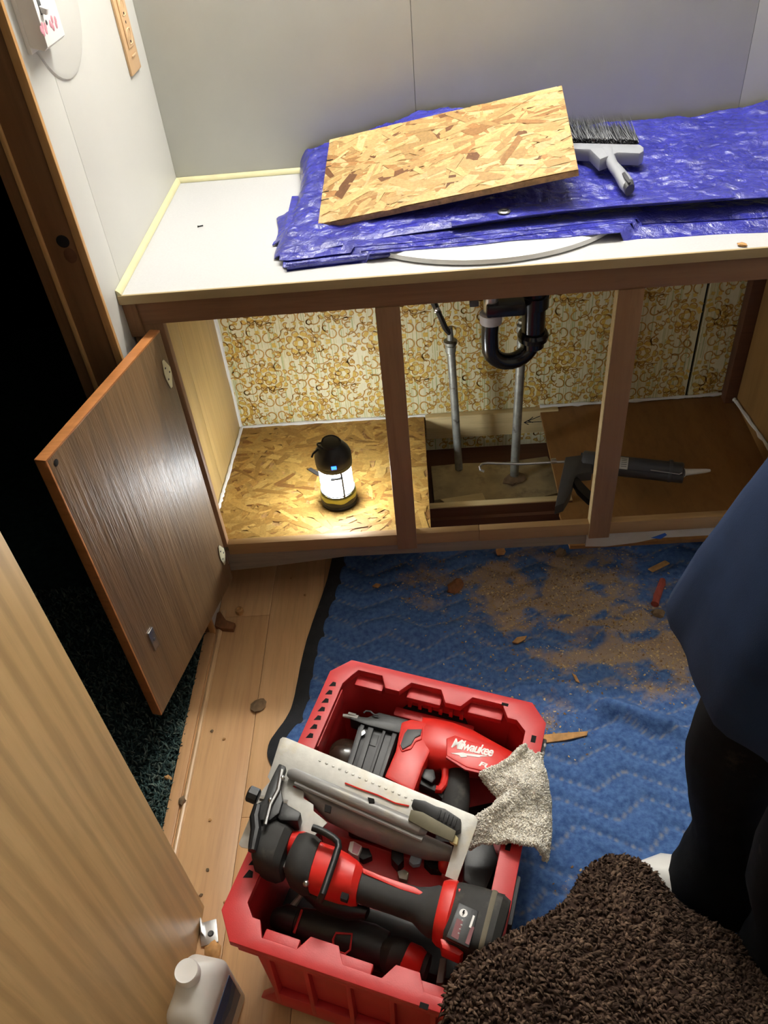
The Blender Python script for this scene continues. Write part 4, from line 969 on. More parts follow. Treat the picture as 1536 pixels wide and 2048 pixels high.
# ================================================================== RED CRATE AND ITS TOOLS
MC = T(V(0.4514, -1.2337, 0.262)) @ Euler([math.radians(q) for q in (-2.1, 2.74, -17.47)], 'XYZ').to_matrix().to_4x4()
MCi = MC.inverted()
def cp(u, v, z):
    """point of the crate's own frame (rim at z = 0) seen at this place"""
    o = MCi @ CAM; r = MCi.to_3x3() @ ray(u, v); return o+r*((z-o.z)/r.z)
def cth(name, label, cat, loc, **k):
    return thing(name, label, cat, M=MC @ T(Vector(loc)), **k)
def cprism(b, px, ztop, th, bev=0.001):
    P = [cp(u, v, ztop) for u, v in px]
    a = sum(P[i].x*P[(i+1) % len(P)].y-P[(i+1) % len(P)].x*P[i].y for i in range(len(P)))
    if a < 0: P = P[::-1]
    return b.prism([(p.x, p.y) for p in P], ztop-th, ztop, bev=bev)
def cpairs(b, rows, n=20, sup=2.6):
    return b.pair([(cp(*a, z), cp(*c, z), h) for a, c, z, h in rows], n, sup)
CX, CY = 0.200, 0.262
crate = cth('tool_crate', 'open red plastic tool crate full of cordless tools on the floor', 'crate', (0, 0, -0.256))
def cham(x, y, c, c2=None):
    c2 = c2 or c
    return [(x-c, -y), (x, -y+c2), (x, y-c2), (x-c, y), (-x+c, y), (-x, y-c2), (-x, -y+c2), (-x+c, -y)]
inner = [(0.168, -0.205), (0.168, 0.200), (0.150, 0.218)]
NOT = [(0.134, 0.218), (0.120, 0.243), (0.066, 0.243), (0.050, 0.218), (0.022, 0.218), (0.008, 0.243), (-0.048, 0.243), (-0.064, 0.218), (-0.090, 0.218), (-0.104, 0.243), (-0.150, 0.243), (-0.158, 0.228)]
inner += NOT + [(-0.168, 0.206), (-0.168, -0.205), (-0.152, -0.222)]
inner += [(-0.140, -0.222), (-0.128, -0.244), (-0.075, -0.244), (-0.062, -0.222), (-0.020, -0.222), (-0.006, -0.244), (0.050, -0.244), (0.064, -0.222), (0.098, -0.222), (0.110, -0.244), (0.140, -0.244), (0.152, -0.222)]
b = B(MC).prism(cham(CX, CY, 0.030, 0.036), -0.014, 0.0, hole=inner, bev=0.0014)
b.obj('rim', m_crate, crate)
def ringshape(x, y, c): return cham(x, y, c)
b = B(MC); O = [(0.190, 0.252, -0.013), (0.187, 0.249, -0.045), (0.180, 0.243, -0.050), (0.172, 0.236, -0.225), (0.166, 0.230, -0.250)]
I = [(0.160, 0.224, -0.228), (0.170, 0.232, -0.045), (0.182, 0.246, -0.013)]
rings = [[V(p[0], p[1], z) for p in cham(x, y, 0.032)] for x, y, z in O+I]
b.loft(rings, cap=False)
b.mesh([r for r in rings[4]], [tuple(range(8))]); b.mesh([r for r in rings[5]], [tuple(range(8))])
bmesh.ops.remove_doubles(b.bm, verts=b.bm.verts, dist=1e-5); bmesh.ops.recalc_face_normals(b.bm, faces=b.bm.faces)
b.obj('shell', m_crate, crate)
b = B(MC)                                                                         # skirt band, ribs, feet on the outside
b.loft([[V(p[0], p[1], z) for p in cham(x, y, 0.036)] for x, y, z in ((0.188, 0.250, -0.0135), (0.197, 0.259, -0.014), (0.197, 0.259, -0.030), (0.188, 0.250, -0.042))], cap=False)
b.obj('skirt', m_crate, crate)
for x in (-0.125, -0.065, 0.0, 0.065, 0.125):
    for sy in (-1, 1):
        B(MC).span((x-0.004, sy*0.236, -0.235), (x+0.004, sy*0.250, -0.040), bev=0.002).obj('rib', m_crate, crate)
for y in (-0.16, -0.06, 0.06, 0.16):
    for sx in (-1, 1):
        B(MC).span((sx*0.172, y-0.004, -0.235), (sx*0.188, y+0.004, -0.040), bev=0.002).obj('rib', m_crate, crate)
for sy in (-1, 1):
    B(MC).prism([(-0.16, -0.245), (0.16, -0.245), (0.13, -0.195), (-0.13, -0.195)], -0.006, 0.006, T(V(0, sy*0.243, 0)) @ Matrix.Rotation(math.pi/2, 4, 'X'), bev=0.002).obj('foot_ledge', m_crate, crate)
for x0, x1 in ((-0.152, -0.098), (-0.052, 0.012), (0.062, 0.124)):                 # lower ledges seen through the rim notches
    B(MC).span((x0, 0.222, -0.030), (x1, 0.247, -0.018), bev=0.003).obj('notch_ledge', m_crate, crate)
    B(MC).span((x0+0.02, -0.248, -0.030), (x1+0.02, -0.224, -0.018), bev=0.003).obj('notch_ledge', m_crate, crate)
b = B(MC); b.prism([(-0.072, 0), (0.078, 0), (0.062, -0.022), (0.055, -0.060), (-0.055, -0.060), (-0.060, -0.022)], -0.010, 0.010, T(V(0, 0.212, -0.052)) @ Matrix.Rotation(math.pi/2, 4, 'X'), bev=0.004)
b.obj('handle_pocket', m_crate, crate)
B(MC).prism([(-0.058, 0.222), (0.064, 0.222), (0.056, 0.2335), (-0.050, 0.2335)], -0.060, -0.0515).obj('handle_slot', m_hole, crate)
for k in range(6):
    B(MC).span((-0.050+k*0.0195, 0.2245, -0.050), (-0.043+k*0.0195, 0.234, -0.034), bev=0.001).obj('slot_rib', m_crate, crate)
def rimhole(x, y, sx, sy): B(MC).span((x-sx/2, y-sy/2, -0.0005), (x+sx/2, y+sy/2, 0.0004)).obj('rim_hole', m_hole, crate)
for u, v, a, c in ((1067, 1478, 0.008, 0.014), (1010, 1409, 0.012, 0.006), (1017, 1690, 0.008, 0.018), (1003, 1792, 0.010, 0.007), (848, 2012, 0.012, 0.007)):
    p = cp(u, v, 0); rimhole(p.x, p.y, a, c)
for k in range(7):
    y = 0.196-k*0.019; B(MC).prism([(-0.178, y), (-0.190, y-0.0035), (-0.186, y+0.008), (-0.180, y+0.008)], -0.0005, 0.0004).obj('rim_hole', m_hole, crate)
for y in (-0.150, -0.170): B(MC).prism([(-0.176, y), (-0.190, y-0.004), (-0.186, y+0.010), (-0.179, y+0.009)], -0.0005, 0.0004).obj('rim_hole', m_hole, crate)
B(MC).span((0.1955, 0.075, -0.045), (0.2065, 0.205, -0.0145), bev=0.003).obj('side_latch', m_dkgrey, crate)
for k in range(7): B(MC).ball((0.2045, 0.09+0.017*k, -0.0155), (0.003, 0.005, 0.002), 8).obj('latch_stud', m_mag, crate)
B(MC).span((0.1955, -0.120, -0.060), (0.2065, -0.045, -0.012), bev=0.004).obj('side_latch', m_dkgrey, crate)
p = cp(645, 1455, -0.012); B(MC).span((-0.176, 0.075, -0.05), (-0.166, 0.20, -0.010), bev=0.002).obj('inner_ledge', m_crate, crate)
# ---- brad nailer
nl = cth('brad_nailer', 'red and black brad nailer with white lettering along the crate back', 'nailer', (0.02, 0.13, -0.09))
zN = -0.018
b = B(MC); cprism(b, ((720, 1442), (797, 1464), (766, 1556), (694, 1527)), zN-0.006, 0.030, 0.002)
b.obj('magazine', m_dkgrey, nl)
for px in (((723, 1443), (731, 1445), (704, 1530), (695, 1527)), ((738, 1449), (749, 1452), (722, 1538), (711, 1534)), ((766, 1459), (772, 1461), (744, 1546), (738, 1544)), ((786, 1462), (795, 1465), (765, 1554), (757, 1552))):
    b = B(MC); cprism(b, px, zN, 0.008, 0.0012); b.obj('magazine_rail', m_dkgrey, nl)
b = B(MC); cprism(b, ((741, 1466), (758, 1471), (751, 1493), (734, 1488)), zN-0.0045, 0.003, 0.0005); b.obj('magazine_window', m_black, nl)
b = B(MC); cprism(b, ((722, 1462), (729, 1458), (731, 1466), (723, 1472)), zN+0.0012, 0.002, 0.0005); b.obj('steel_button', m_metal, nl)
b = B(MC); cprism(b, ((700, 1430), (735, 1434), (758, 1424), (818, 1439), (816, 1452), (798, 1466), (735, 1450), (700, 1438)), zN+0.004, 0.028, 0.003); b.obj('nose_block', m_black, nl)
b = B(MC); b.tube([cp(686, 1431, zN), cp(700, 1433, zN), cp(716, 1437, zN)], [0.003, 0.0045, 0.006], 10); b.tube([cp(697, 1427, zN+.004), cp(712, 1431, zN+.004)], 0.003, 8); b.obj('nose_tip', m_mag, nl)
b = B(MC); b.tube([cp(u, v, zN+0.009) for u, v in ((727, 1426), (732, 1422), (741, 1423), (748, 1429), (757, 1431))], 0.0016, 7); b.obj('depth_wire', m_dkgrey, nl)
b = B(MC); cprism(b, ((802, 1443), (822, 1437), (858, 1444), (862, 1500), (846, 1534), (828, 1584), (768, 1553), (791, 1500)), zN+0.006, 0.050, 0.006); b.obj('head_housing', m_red, nl)
b = B(MC); cprism(b, ((798, 1489), (806, 1454), (846, 1452), (844, 1478), (832, 1482), (823, 1497), (803, 1503)), zN+0.009, 0.008, 0.003); b.obj('side_panel', m_red, nl)
b = B(MC); cprism(b, ((801, 1489), (809, 1466), (815, 1458), (844, 1458), (841, 1470), (830, 1475), (822, 1489), (805, 1498)), zN+0.0115, 0.006, 0.0012); b.obj('side_insert', m_dkgrey, nl)
b = B(MC); cpairs(b, [((846, 1443), (836, 1528), zN-0.025, 0.030), ((870, 1447), (866, 1535), zN-0.022, 0.033), ((905, 1455), (905, 1541), zN-0.022, 0.033), ((945, 1470), (942, 1547), zN-0.024, 0.031), ((985, 1492), (982, 1550), zN-0.027, 0.028), ((1024, 1511), (1008, 1570), zN-0.03, 0.024), ((1040, 1520), (1022, 1578), zN-0.03, 0.020)], 22, 3.0)
b.obj('motor_housing', m_red, nl)
b = B(MC); cprism(b, ((893, 1476), (910, 1470), (962, 1489), (998, 1503), (1013, 1520), (985, 1546), (934, 1534), (893, 1511)), zN+0.0135, 0.010, 0.002); b.obj('logo_panel', m_red, nl)
zL = zN+0.0138
def ctext(name, body, pa, pb, size, shear, off, parent, mt, z, sx=1.0, space=1.0):
    A_, B2 = cp(*pa, z), cp(*pb, z); c = (A_+B2)/2; x = (B2-A_).normalized(); y = V(0, 0, 1).cross(x)
    me = text_mesh(body, size, shear, off, 0.0004, 1.0, space); xs = [v.co.x for v in me.vertices]; wd = max(xs)-min(xs); k = (B2-A_).length/wd
    for v_ in me.vertices: v_.co.x *= k
    W = Matrix((x, y, V(0, 0, 1))).transposed().to_4x4(); W.translation = c
    return put_text(name, me, mt, parent, MC @ W)
ctext('script_lettering', 'Milwaukee', (903, 1486), (986, 1505), 0.026, 0.28, 0.0006, nl, m_ink, zL, space=0.86)
b = B(MC); cprism(b, [(760+x*.2344, 1400+y*.2344) for x, y in ((606, 452), (700, 448), (722, 464), (700, 446), (735, 455), (930, 479), (850, 482), (862, 490), (738, 474), (742, 484), (690, 488), (676, 470))], zL+0.0004, 0.0008, 0); b.obj('bolt_mark', m_ink, nl)
ctext('small_lettering', 'FUEL', (958, 1527), (1003, 1544), 0.012, 0.15, 0.0004, nl, m_ink, zL)
b = B(MC); cprism(b, ((893, 1511), (934, 1535), (990, 1549), (1000, 1545), (1000, 1548), (985, 1552), (930, 1539), (892, 1515)), zL-0.001, 0.004, 0.0005); b.obj('panel_ridge', m_crate, nl)
b = B(MC); cpairs(b, [((897, 1533), (938, 1543), zN-0.03, 0.018), ((891, 1560), (940, 1575), zN-0.032, 0.019), ((884, 1590), (940, 1605), zN-0.036, 0.019), ((876, 1640), (932, 1655), zN-0.045, 0.018), ((868, 1690), (925, 1700), zN-0.06, 0.018)], 18, 2.4); b.obj('grip', m_rubber, nl)
b = B(MC); b.tube([cp(u, v, zN-0.022) for u, v in ((884, 1528), (891, 1540), (891, 1556), (887, 1570), (879, 1580), (872, 1578))], 0.0068, 10); b.obj('trigger_guard', m_red, nl)
b = B(MC); cprism(b, ((842, 1536), (868, 1538), (872, 1556), (864, 1566), (846, 1556), (838, 1548)), zN-0.012, 0.018, 0.003); b.obj('trigger', m_black, nl)
b = B(MC); cpairs(b, [((836, 1553), (830, 1575), zN-0.03, 0.012), ((875, 1575), (868, 1592), zN-0.035, 0.012), ((890, 1590), (885, 1610), zN-0.04, 0.012)], 12); b.obj('lower_arm', m_black, nl)
# ---- circular saw
sA, sB, sC = V(-0.214, 0.042, 0.050), V(0.127, -0.004, 0.050), V(-0.222, -0.125, 0.006)
sn = (sB-sA).cross(sC-sA).normalized(); sn = sn if sn.z > 0 else -sn
def sp(u, v, h=0.0):
    o = MCi @ CAM; r = MCi.to_3x3() @ ray(u, v); q = sA+sn*h; return o+r*((q-o).dot(sn)/r.dot(sn))
saw = cth('circular_saw', 'cordless circular saw with dusty silver base plate lying across the crate', 'saw', (-0.04, -0.04, -0.05))
def sslab(b, px, h, th, bev=0.0008): return b.slab([sp(u, v, h) for u, v in px], sn, th, bev)
b = B(MC); sslab(b, ((565, 1474), (572, 1475), (948, 1630), (956, 1640), (953, 1652), (914, 1762), (890, 1752), (912, 1676), (600, 1548), (585, 1573), (608, 1583), (607, 1596), (627, 1609), (627, 1622), (655, 1645), (600, 1700), (560, 1712), (482, 1694), (477, 1688), (497, 1640), (520, 1585), (540, 1562), (535, 1553), (544, 1530), (560, 1478)), 0, 0.003)
bmesh.ops.triangulate(b.bm, faces=[f for f in b.bm.faces if len(f.verts) > 4])
b.obj('base_plate', m_alu, saw)
b = B(MC); b.tube([sp(577, 1545, 0.010), sp(586, 1548, 0.010), sp(700, 1597, 0.010), sp(842, 1658, 0.010), sp(852, 1664, 0.006)], [0.006, 0.010, 0.0105, 0.0105, 0.006], 14); b.obj('shoe_rib', m_mag, saw)
b = B(MC); b.tube([sp(590, 1566, 0.010), sp(700, 1615, 0.008), sp(845, 1680, 0.008)], 0.0042, 10); b.obj('lower_rib', m_mag, saw)
b = B(MC)
cpairs(b, [((586, 1562), (612, 1592), 0.028, 0.012), ((650, 1585), (655, 1640), 0.010, 0.022), ((720, 1612), (715, 1668), 0.0, 0.026), ((790, 1645), (785, 1695), -0.004, 0.026), ((860, 1678), (850, 1715), -0.004, 0.022), ((905, 1695), (900, 1722), 0.0, 0.012)], 18, 2.2); b.obj('blade_guard', m_mag, saw)
b = B(MC); sslab(b, ((650, 1608), (662, 1612), (660, 1626), (648, 1622)), 0.012, 0.006); b.obj('guard_hole', m_hole, saw)
b = B(MC); sslab(b, ((827, 1597), (850, 1601), (872, 1612), (890, 1617), (922, 1638), (921, 1660), (905, 1666), (870, 1640), (822, 1612)), 0.020, 0.020, 0.002); b.obj('rear_block', m_black, saw)
for k in range(5):
    b = B(MC); x = 880+k*8; y = 1618+k*4.3; sslab(b, ((x, y), (x+3, y+1.5), (x-3, y+20), (x-6, y+18)), 0.0225, 0.004, 0.0005); b.obj('block_ridge', m_black, saw)
b = B(MC); sslab(b, ((822, 1619), (845, 1624), (912, 1662), (905, 1684), (860, 1664), (816, 1640)), 0.024, 0.004, 0.0008); b.obj('olive_plate', plain('olive_steel', srgb(104, 98, 78), 0.5, 0.3), saw)
b = B(MC); sslab(b, ((896, 1657), (906, 1664), (917, 1676), (914, 1690), (900, 1684), (893, 1670)), 0.017, 0.012, 0.002); b.obj('sight_notch', plain('dusty_cream', srgb(206, 192, 140), 0.7), saw)
b = B(MC); b.tube([sp(u, v, 0.002) for u, v in ((690, 1566), (720, 1578), (755, 1590), (790, 1606), (818, 1612))], 0.0012, 5); b.obj('red_scale_line', m_red, saw)
b = B(MC); sslab(b, ((735, 1594), (748, 1597), (749, 1606), (738, 1607)), 0.021, 0.004); b.obj('rib_slot', m_hole, saw)
for k in range(15):
    a0_ = sp(640+k*13.2, 1521+k*5.6, 0.0004); b = B(MC); b.ball(a0_, (0.0026, 0.0018, 0.0006), 6); b.obj('stamped_mark', m_alu, saw)
b = B(MC); kn0, kn1 = cp(496, 1586, 0.056), cp(520, 1596, 0.052); d = (kn1-kn0).normalized()
b.lathe([(0.0105, 0), (0.0125, 0.002), (0.0125, 0.016), (0.010, 0.018)], 10, T(kn0) @ d.to_track_quat('Z', 'Y').to_matrix().to_4x4()); b.obj('bevel_knob', m_black, saw)
b = B(MC); b.tube([kn1, cp(575, 1606, 0.050)], 0.0045, 10); b.obj('knob_shaft', m_metal, saw)
b = B(MC); cprism(b, ((558, 1526), (572, 1532), (560, 1566), (566, 1600), (558, 1626), (540, 1640), (520, 1640), (508, 1610), (526, 1600), (536, 1570), (548, 1545)), 0.062, 0.016, 0.003); b.obj('bevel_bracket', m_black, saw)
b = B(MC); b.tube([cp(u, v, 0.058) for u, v in ((516, 1612), (510, 1635), (512, 1660), (506, 1690), (504, 1702))], [0.007, 0.0085, 0.0085, 0.007, 0.006], 10); b.obj('bracket_arm', m_black, saw)
b = B(MC); b.tube([cp(u, v, 0.066) for u, v in ((563, 1540), (556, 1580), (540, 1610), (530, 1650))], 0.0035, 8); b.obj('bracket_rod', m_metal, saw)
b = B(MC); cprism(b, ((550, 1606), (560, 1600), (602, 1624), (596, 1642), (560, 1640), (546, 1626)), 0.056, 0.030, 0.003); b.obj('bevel_block', m_black, saw)
for u, v in ((565, 1556), (541, 1600)):
    b = B(MC); b.ball(cp(u, v, 0.066), 0.0042, 10); b.obj('bracket_screw', m_metal, saw)
b = B(MC); cprism(b, ((640, 1660), (720, 1680), (905, 1745), (930, 1775), (880, 1800), (760, 1760), (650, 1720)), -0.045, 0.05, 0.006); b.obj('motor_body', m_crate, saw)
b = B(MC); cprism(b, ((700, 1683), (707, 1682), (724, 1692), (716, 1712), (702, 1706), (696, 1700)), -0.020, 0.028, 0.001); b.obj('rating_label', m_white, saw)
b = B(MC); cprism(b, ((708, 1684), (722, 1692), (715, 1709), (704, 1704)), -0.0195, 0.001, 0); b.obj('label_print', m_pink, saw)
b = B(MC); cprism(b, ((712, 1692), (738, 1696), (745, 1712), (726, 1720), (710, 1708)), -0.030, 0.02, 0.002); b.obj('dark_cover', m_black, saw)
b = B(MC); cprism(b, ((784, 1690), (806, 1688), (808, 1720), (796, 1732), (782, 1716)), -0.022, 0.03, 0.002); b.obj('depth_lever', m_black, saw)
b = B(MC); cprism(b, ((829, 1688), (850, 1694), (840, 1728), (826, 1730), (817, 1722)), -0.016, 0.012, 0.003); b.obj('lever_pad', plain('pale_blue_grey_plastic', srgb(150, 168, 186), 0.4), saw)
b = B(MC); cprism(b, ((850, 1706), (882, 1710), (884, 1740), (862, 1738), (848, 1724)), -0.026, 0.02, 0.002); b.obj('lever_recess', m_hole, saw)
b = B(MC); b.tube([cp(u, v, -0.016) for u, v in ((846, 1700), (870, 1700), (884, 1708), (890, 1720))], 0.0055, 9); b.ball(cp(893, 1727, -0.016), (0.013, 0.017, 0.012), 14); b.obj('red_knob', m_red, saw)
b = B(MC); cprism(b, ((768, 1674), (775, 1671), (796, 1680), (790, 1683)), 0.010, 0.004, 0.0004); b.obj('bright_clip', m_metal, saw)
b = B(MC); cprism(b, ((795, 1742), (808, 1738), (818, 1745), (814, 1760), (798, 1756)), -0.030, 0.012, 0.001); b.obj('grey_pad', m_mag, saw)
# ---- reciprocating saw
zr = 0.012
rs = cth('reciprocating_saw', 'cordless red and black reciprocating saw lying on top near the crate front', 'saw', (0.0, -0.14, -0.02))
b = B(MC); cpairs(b, [((523, 1648), (505, 1722), zr, 0.030), ((530, 1641), (508, 1736), zr, 0.040), ((560, 1652), (528, 1748), zr, 0.043), ((582, 1662), (546, 1754), zr, 0.042), ((592, 1670), (560, 1754), zr, 0.032)], 24, 3.4); b.obj('front_boot', m_rubber, rs)
b = B(MC); cpairs(b, [((586, 1670), (570, 1712), zr, 0.026), ((612, 1671), (590, 1725), zr, 0.030), ((622, 1674), (600, 1740), zr, 0.030)], 20, 2.5); b.obj('nose_collar', m_red, rs)
b = B(MC); cprism(b, ((566, 1724), (578, 1716), (586, 1722), (580, 1738), (566, 1734)), zr+0.004, 0.02, 0.001); b.obj('blade_clamp', m_mag, rs)
b = B(MC); cpairs(b, [((606, 1676), (570, 1750), zr, 0.034), ((618, 1676), (578, 1768), zr, 0.040), ((636, 1682), (598, 1782), zr, 0.040), ((646, 1690), (616, 1784), zr, 0.034)], 22, 2.8); b.obj('shoe_band', m_rubber, rs)
b = B(MC); cpairs(b, [((642, 1690), (612, 1778), zr, 0.030), ((676, 1704), (646, 1792), zr, 0.034), ((700, 1718), (678, 1802), zr, 0.036), ((718, 1732), (700, 1806), zr, 0.036), ((730, 1744), (712, 1806), zr, 0.026)], 24, 2.8); b.obj('gear_case', m_red, rs)
b = B(MC); cpairs(b, [((604, 1776), (600, 1786), -0.02, 0.01), ((650, 1790), (640, 1822), -0.02, 0.018), ((700, 1808), (690, 1836), -0.02, 0.02), ((740, 1818), (730, 1836), -0.02, 0.012)], 16); b.obj('lower_boot', m_black, rs)
b = B(MC); cpairs(b, [((722, 1741), (706, 1800), zr, 0.022), ((745, 1752), (728, 1808), zr, 0.022), ((800, 1768), (782, 1826), zr, 0.022), ((840, 1778), (824, 1842), zr, 0.022), ((862, 1778), (842, 1862), zr, 0.026), ((880, 1776), (856, 1872), zr, 0.032), ((892, 1784), (866, 1872), zr, 0.034)], 22, 2.4); b.obj('grip', m_rubber, rs)
b = B(MC); cprism(b, ((724, 1735), (760, 1750), (830, 1774), (852, 1788), (846, 1792), (800, 1778), (726, 1746)), zr+0.0225, 0.008, 0.001); b.obj('grip_stripe', m_red, rs)
b = B(MC); cpairs(b, [((889, 1772), (864, 1874), zr, 0.036), ((900, 1770), (872, 1884), zr, 0.039), ((916, 1772), (884, 1890), zr, 0.040), ((922, 1780), (892, 1892), zr, 0.036)], 22, 3.2); b.obj('foot_collar', m_red, rs)
b = B(MC); cprism(b, ((916, 1776), (934, 1778), (962, 1796), (958, 1806), (918, 1790)), zr+0.040, 0.02, 0.002); b.obj('release_tab', m_red, rs)
b = B(MC); cprism(b, ((880, 1876), (896, 1880), (928, 1904), (920, 1912), (884, 1896)), zr+0.022, 0.03, 0.002); b.obj('lower_tab', m_red, rs)
b = B(MC); cpairs(b, [((910, 1778), (884, 1890), zr, 0.035), ((925, 1780), (896, 1902), zr, 0.041), ((968, 1792), (936, 1918), zr, 0.044), ((1006, 1806), (974, 1926), zr, 0.044), ((1020, 1814), (990, 1924), zr, 0.034)], 24, 4.5); b.obj('battery_pack', m_rubber, rs)
b = B(MC); cpairs(b, [((984, 1796), (952, 1924), zr, 0.0445), ((990, 1798), (958, 1926), zr, 0.0455), ((994, 1800), (962, 1926), zr, 0.0445)], 24, 4.5); b.obj('battery_seam', plain('pale_dust_seam', srgb(112, 104, 88), 0.8), rs)
zz_ = zr+0.0452
b = B(MC); cprism(b, ((918, 1804), (958, 1822), (938, 1896), (892, 1874)), zz_, 0.008, 0.002); b.obj('battery_panel', m_black, rs)
b = B(MC); cprism(b, ((914, 1836), (926, 1842), (916, 1880), (902, 1872)), zz_+0.0005, 0.001, 0); b.obj('maroon_print', plain('maroon_print', srgb(104, 22, 30), 0.5), rs)
b = B(MC); cprism(b, ((942, 1852), (949, 1855), (938, 1890), (930, 1886)), zz_+0.0005, 0.001, 0); b.obj('maroon_print', bpy.data.materials['maroon_print'], rs)
b = B(MC); b.lathe([(0.0056, 0), (0.0001, 0.0008)], 18, T(cp(927, 1826, zz_+0.0003))); b.obj('round_icon', m_ink, rs)
b = B(MC); q0 = cp(927, 1826, zz_+0.0012); b.prism([(-0.001, 0.004), (0.0014, 0.004), (0.0004, 0.0008), (0.0018, 0.0008), (-0.0012, -0.004), (-0.0002, -0.0006), (-0.0016, -0.0006)], 0, 0.0004, T(q0)); b.obj('icon_bolt', m_hole, rs)
for k in range(4):
    b = B(MC); b.lathe([(0.0018, 0), (0.0001, 0.0006)], 8, T(cp(925-k*2.6, 1841+k*8.5, zz_+0.0003))); b.obj('gauge_dot', m_mag, rs)
b = B(MC); cprism(b, ((946, 1830), (950, 1832), (942, 1856), (938, 1854)), zz_+0.0005, 0.001, 0); b.obj('pale_print', m_ink, rs)
b = B(MC); b.tube([cp(u, v, 0.064) for u, v in ((625, 1655), (634, 1658), (650, 1665), (668, 1676), (676, 1684), (677, 1694), (668, 1722), (655, 1760), (646, 1786))]+[cp(640, 1800, 0.05)], 0.0052, 12); b.obj('rafter_hook', m_black, rs)
b = B(MC); cprism(b, ((684, 1783), (698, 1788), (694, 1801), (680, 1796)), zr+0.033, 0.01, 0.0005); b.obj('red_body_slot', m_hole, rs)
b = B(MC); b.ball(cp(612, 1767, zr+0.034), 0.005, 10); b.obj('pivot_screw', m_metal, rs)
# ---- dark drill along the crate front
zd = -0.085
dl = cth('drill', 'mostly black cordless drill with a red end cap along the crate front wall', 'drill', (0.0, -0.17, -0.13))
b = B(MC); cpairs(b, [((604, 1822), (586, 1872), zd, 0.028), ((640, 1826), (618, 1896), zd, 0.034), ((700, 1842), (676, 1916), zd, 0.036), ((755, 1856), (730, 1932), zd, 0.036), ((782, 1870), (760, 1940), zd, 0.032)], 22, 2.6); b.obj('drill_body', m_black, dl)
b = B(MC); cpairs(b, [((555, 1820), (540, 1850), zd, 0.020), ((580, 1812), (560, 1862), zd, 0.026), ((604, 1820), (584, 1870), zd, 0.026)], 18, 2.2); b.obj('chuck', m_black, dl)
b = B(MC); P = [cp(u, v, zd+0.0375) for u, v in ((672, 1866), (704, 1868), (700, 1900), (690, 1908), (668, 1902), (666, 1880))]; b.tube(P, 0.0018, 6, closed=True); b.obj('red_outline', m_crate, dl)
b = B(MC); b.tube([cp(u, v, zd+0.03) for u, v in ((604, 1820), (596, 1844), (588, 1866))], 0.002, 6); b.obj('red_ring', m_crate, dl)
b = B(MC); cpairs(b, [((765, 1880), (752, 1930), zd, 0.028), ((800, 1880), (770, 1945), zd+0.01, 0.040), ((818, 1886), (790, 1948), zd+0.01, 0.041), ((826, 1892), (800, 1950), zd+0.01, 0.038)], 22, 2.2); b.obj('grip_shroud', m_rubber, dl)
b = B(MC); cpairs(b, [((822, 1890), (798, 1950), zd+0.01, 0.038), ((846, 1900), (822, 1960), zd+0.01, 0.036), ((856, 1910), (836, 1962), zd+0.01, 0.028)], 22, 2.2); b.obj('end_cap', m_red, dl)
b = B(MC); cpairs(b, [((852, 1904), (832, 1962), zd+0.006, 0.030), ((864, 1914), (846, 1964), zd+0.006, 0.026)], 20, 2.2); b.obj('vent_ring', m_dkgrey, dl)
# ---- small things half hidden in the crate
def citem(name, label, cat, m, px, zt, th, bev=0.002):
    b = B(MC); cprism(b, px, zt, th, bev); p = MC @ cp(*px[0], zt-th); return b.obj(name, m, cat=cat, label=label, origin=p)
citem('yellow_level', 'yellow tool edge showing low at the crate front beside the drill', 'tool', m_yellow, ((800, 1962), (850, 1972), (866, 1982), (862, 1992), (800, 1974)), -0.10, 0.02)
citem('grey_bar', 'flat grey bar standing at the crate front right of the drill end cap', 'bar', m_mag, ((880, 1915), (894, 1916), (886, 1966), (872, 1966)), -0.07, 0.05)
citem('battery_charger', 'black charger block in the crate under the cream rag', 'charger', m_black, ((930, 1672), (985, 1680), (998, 1720), (968, 1790), (926, 1760)), -0.075, 0.06, 0.006)
citem('tool_bag', 'flat black tool bag on the crate bottom below the nailer grip', 'bag', m_black, ((700, 1560), (900, 1620), (990, 1600), (960, 1680), (850, 1660), (690, 1620)), -0.12, 0.10, 0.008)
citem('tool_case', 'flat black case on the crate bottom under the reciprocating saw', 'case', m_black, ((560, 1770), (660, 1790), (860, 1850), (940, 1900), (900, 1960), (640, 1880), (540, 1830)), -0.17, 0.055, 0.006)
b = B(MC); b.tube([cp(604, 1788, -0.06), cp(578, 1822, -0.08)], [0.004, 0.006], 8); b.obj('drill_bit', m_mag, cat='drill bit', label='pale pointed drill bit lying behind the dark drill chuck', origin=MC @ cp(578, 1822, -0.086))
b = B(MC); q = cp(690, 1512, -0.07); b.lathe([(0.010, -0.02), (0.027, -0.016), (0.031, 0.0), (0.027, 0.014), (0.016, 0.020), (0.0001, 0.021)], 24, T(q)); b.obj('tape_roll', plain('glossy_brown_black', srgb(46, 32, 24), 0.2, var=0.3, vs=20), cat='roll', label='glossy dark brown roll in the crate corner behind the nailer magazine', origin=MC @ (q-V(0, 0, 0.02)))
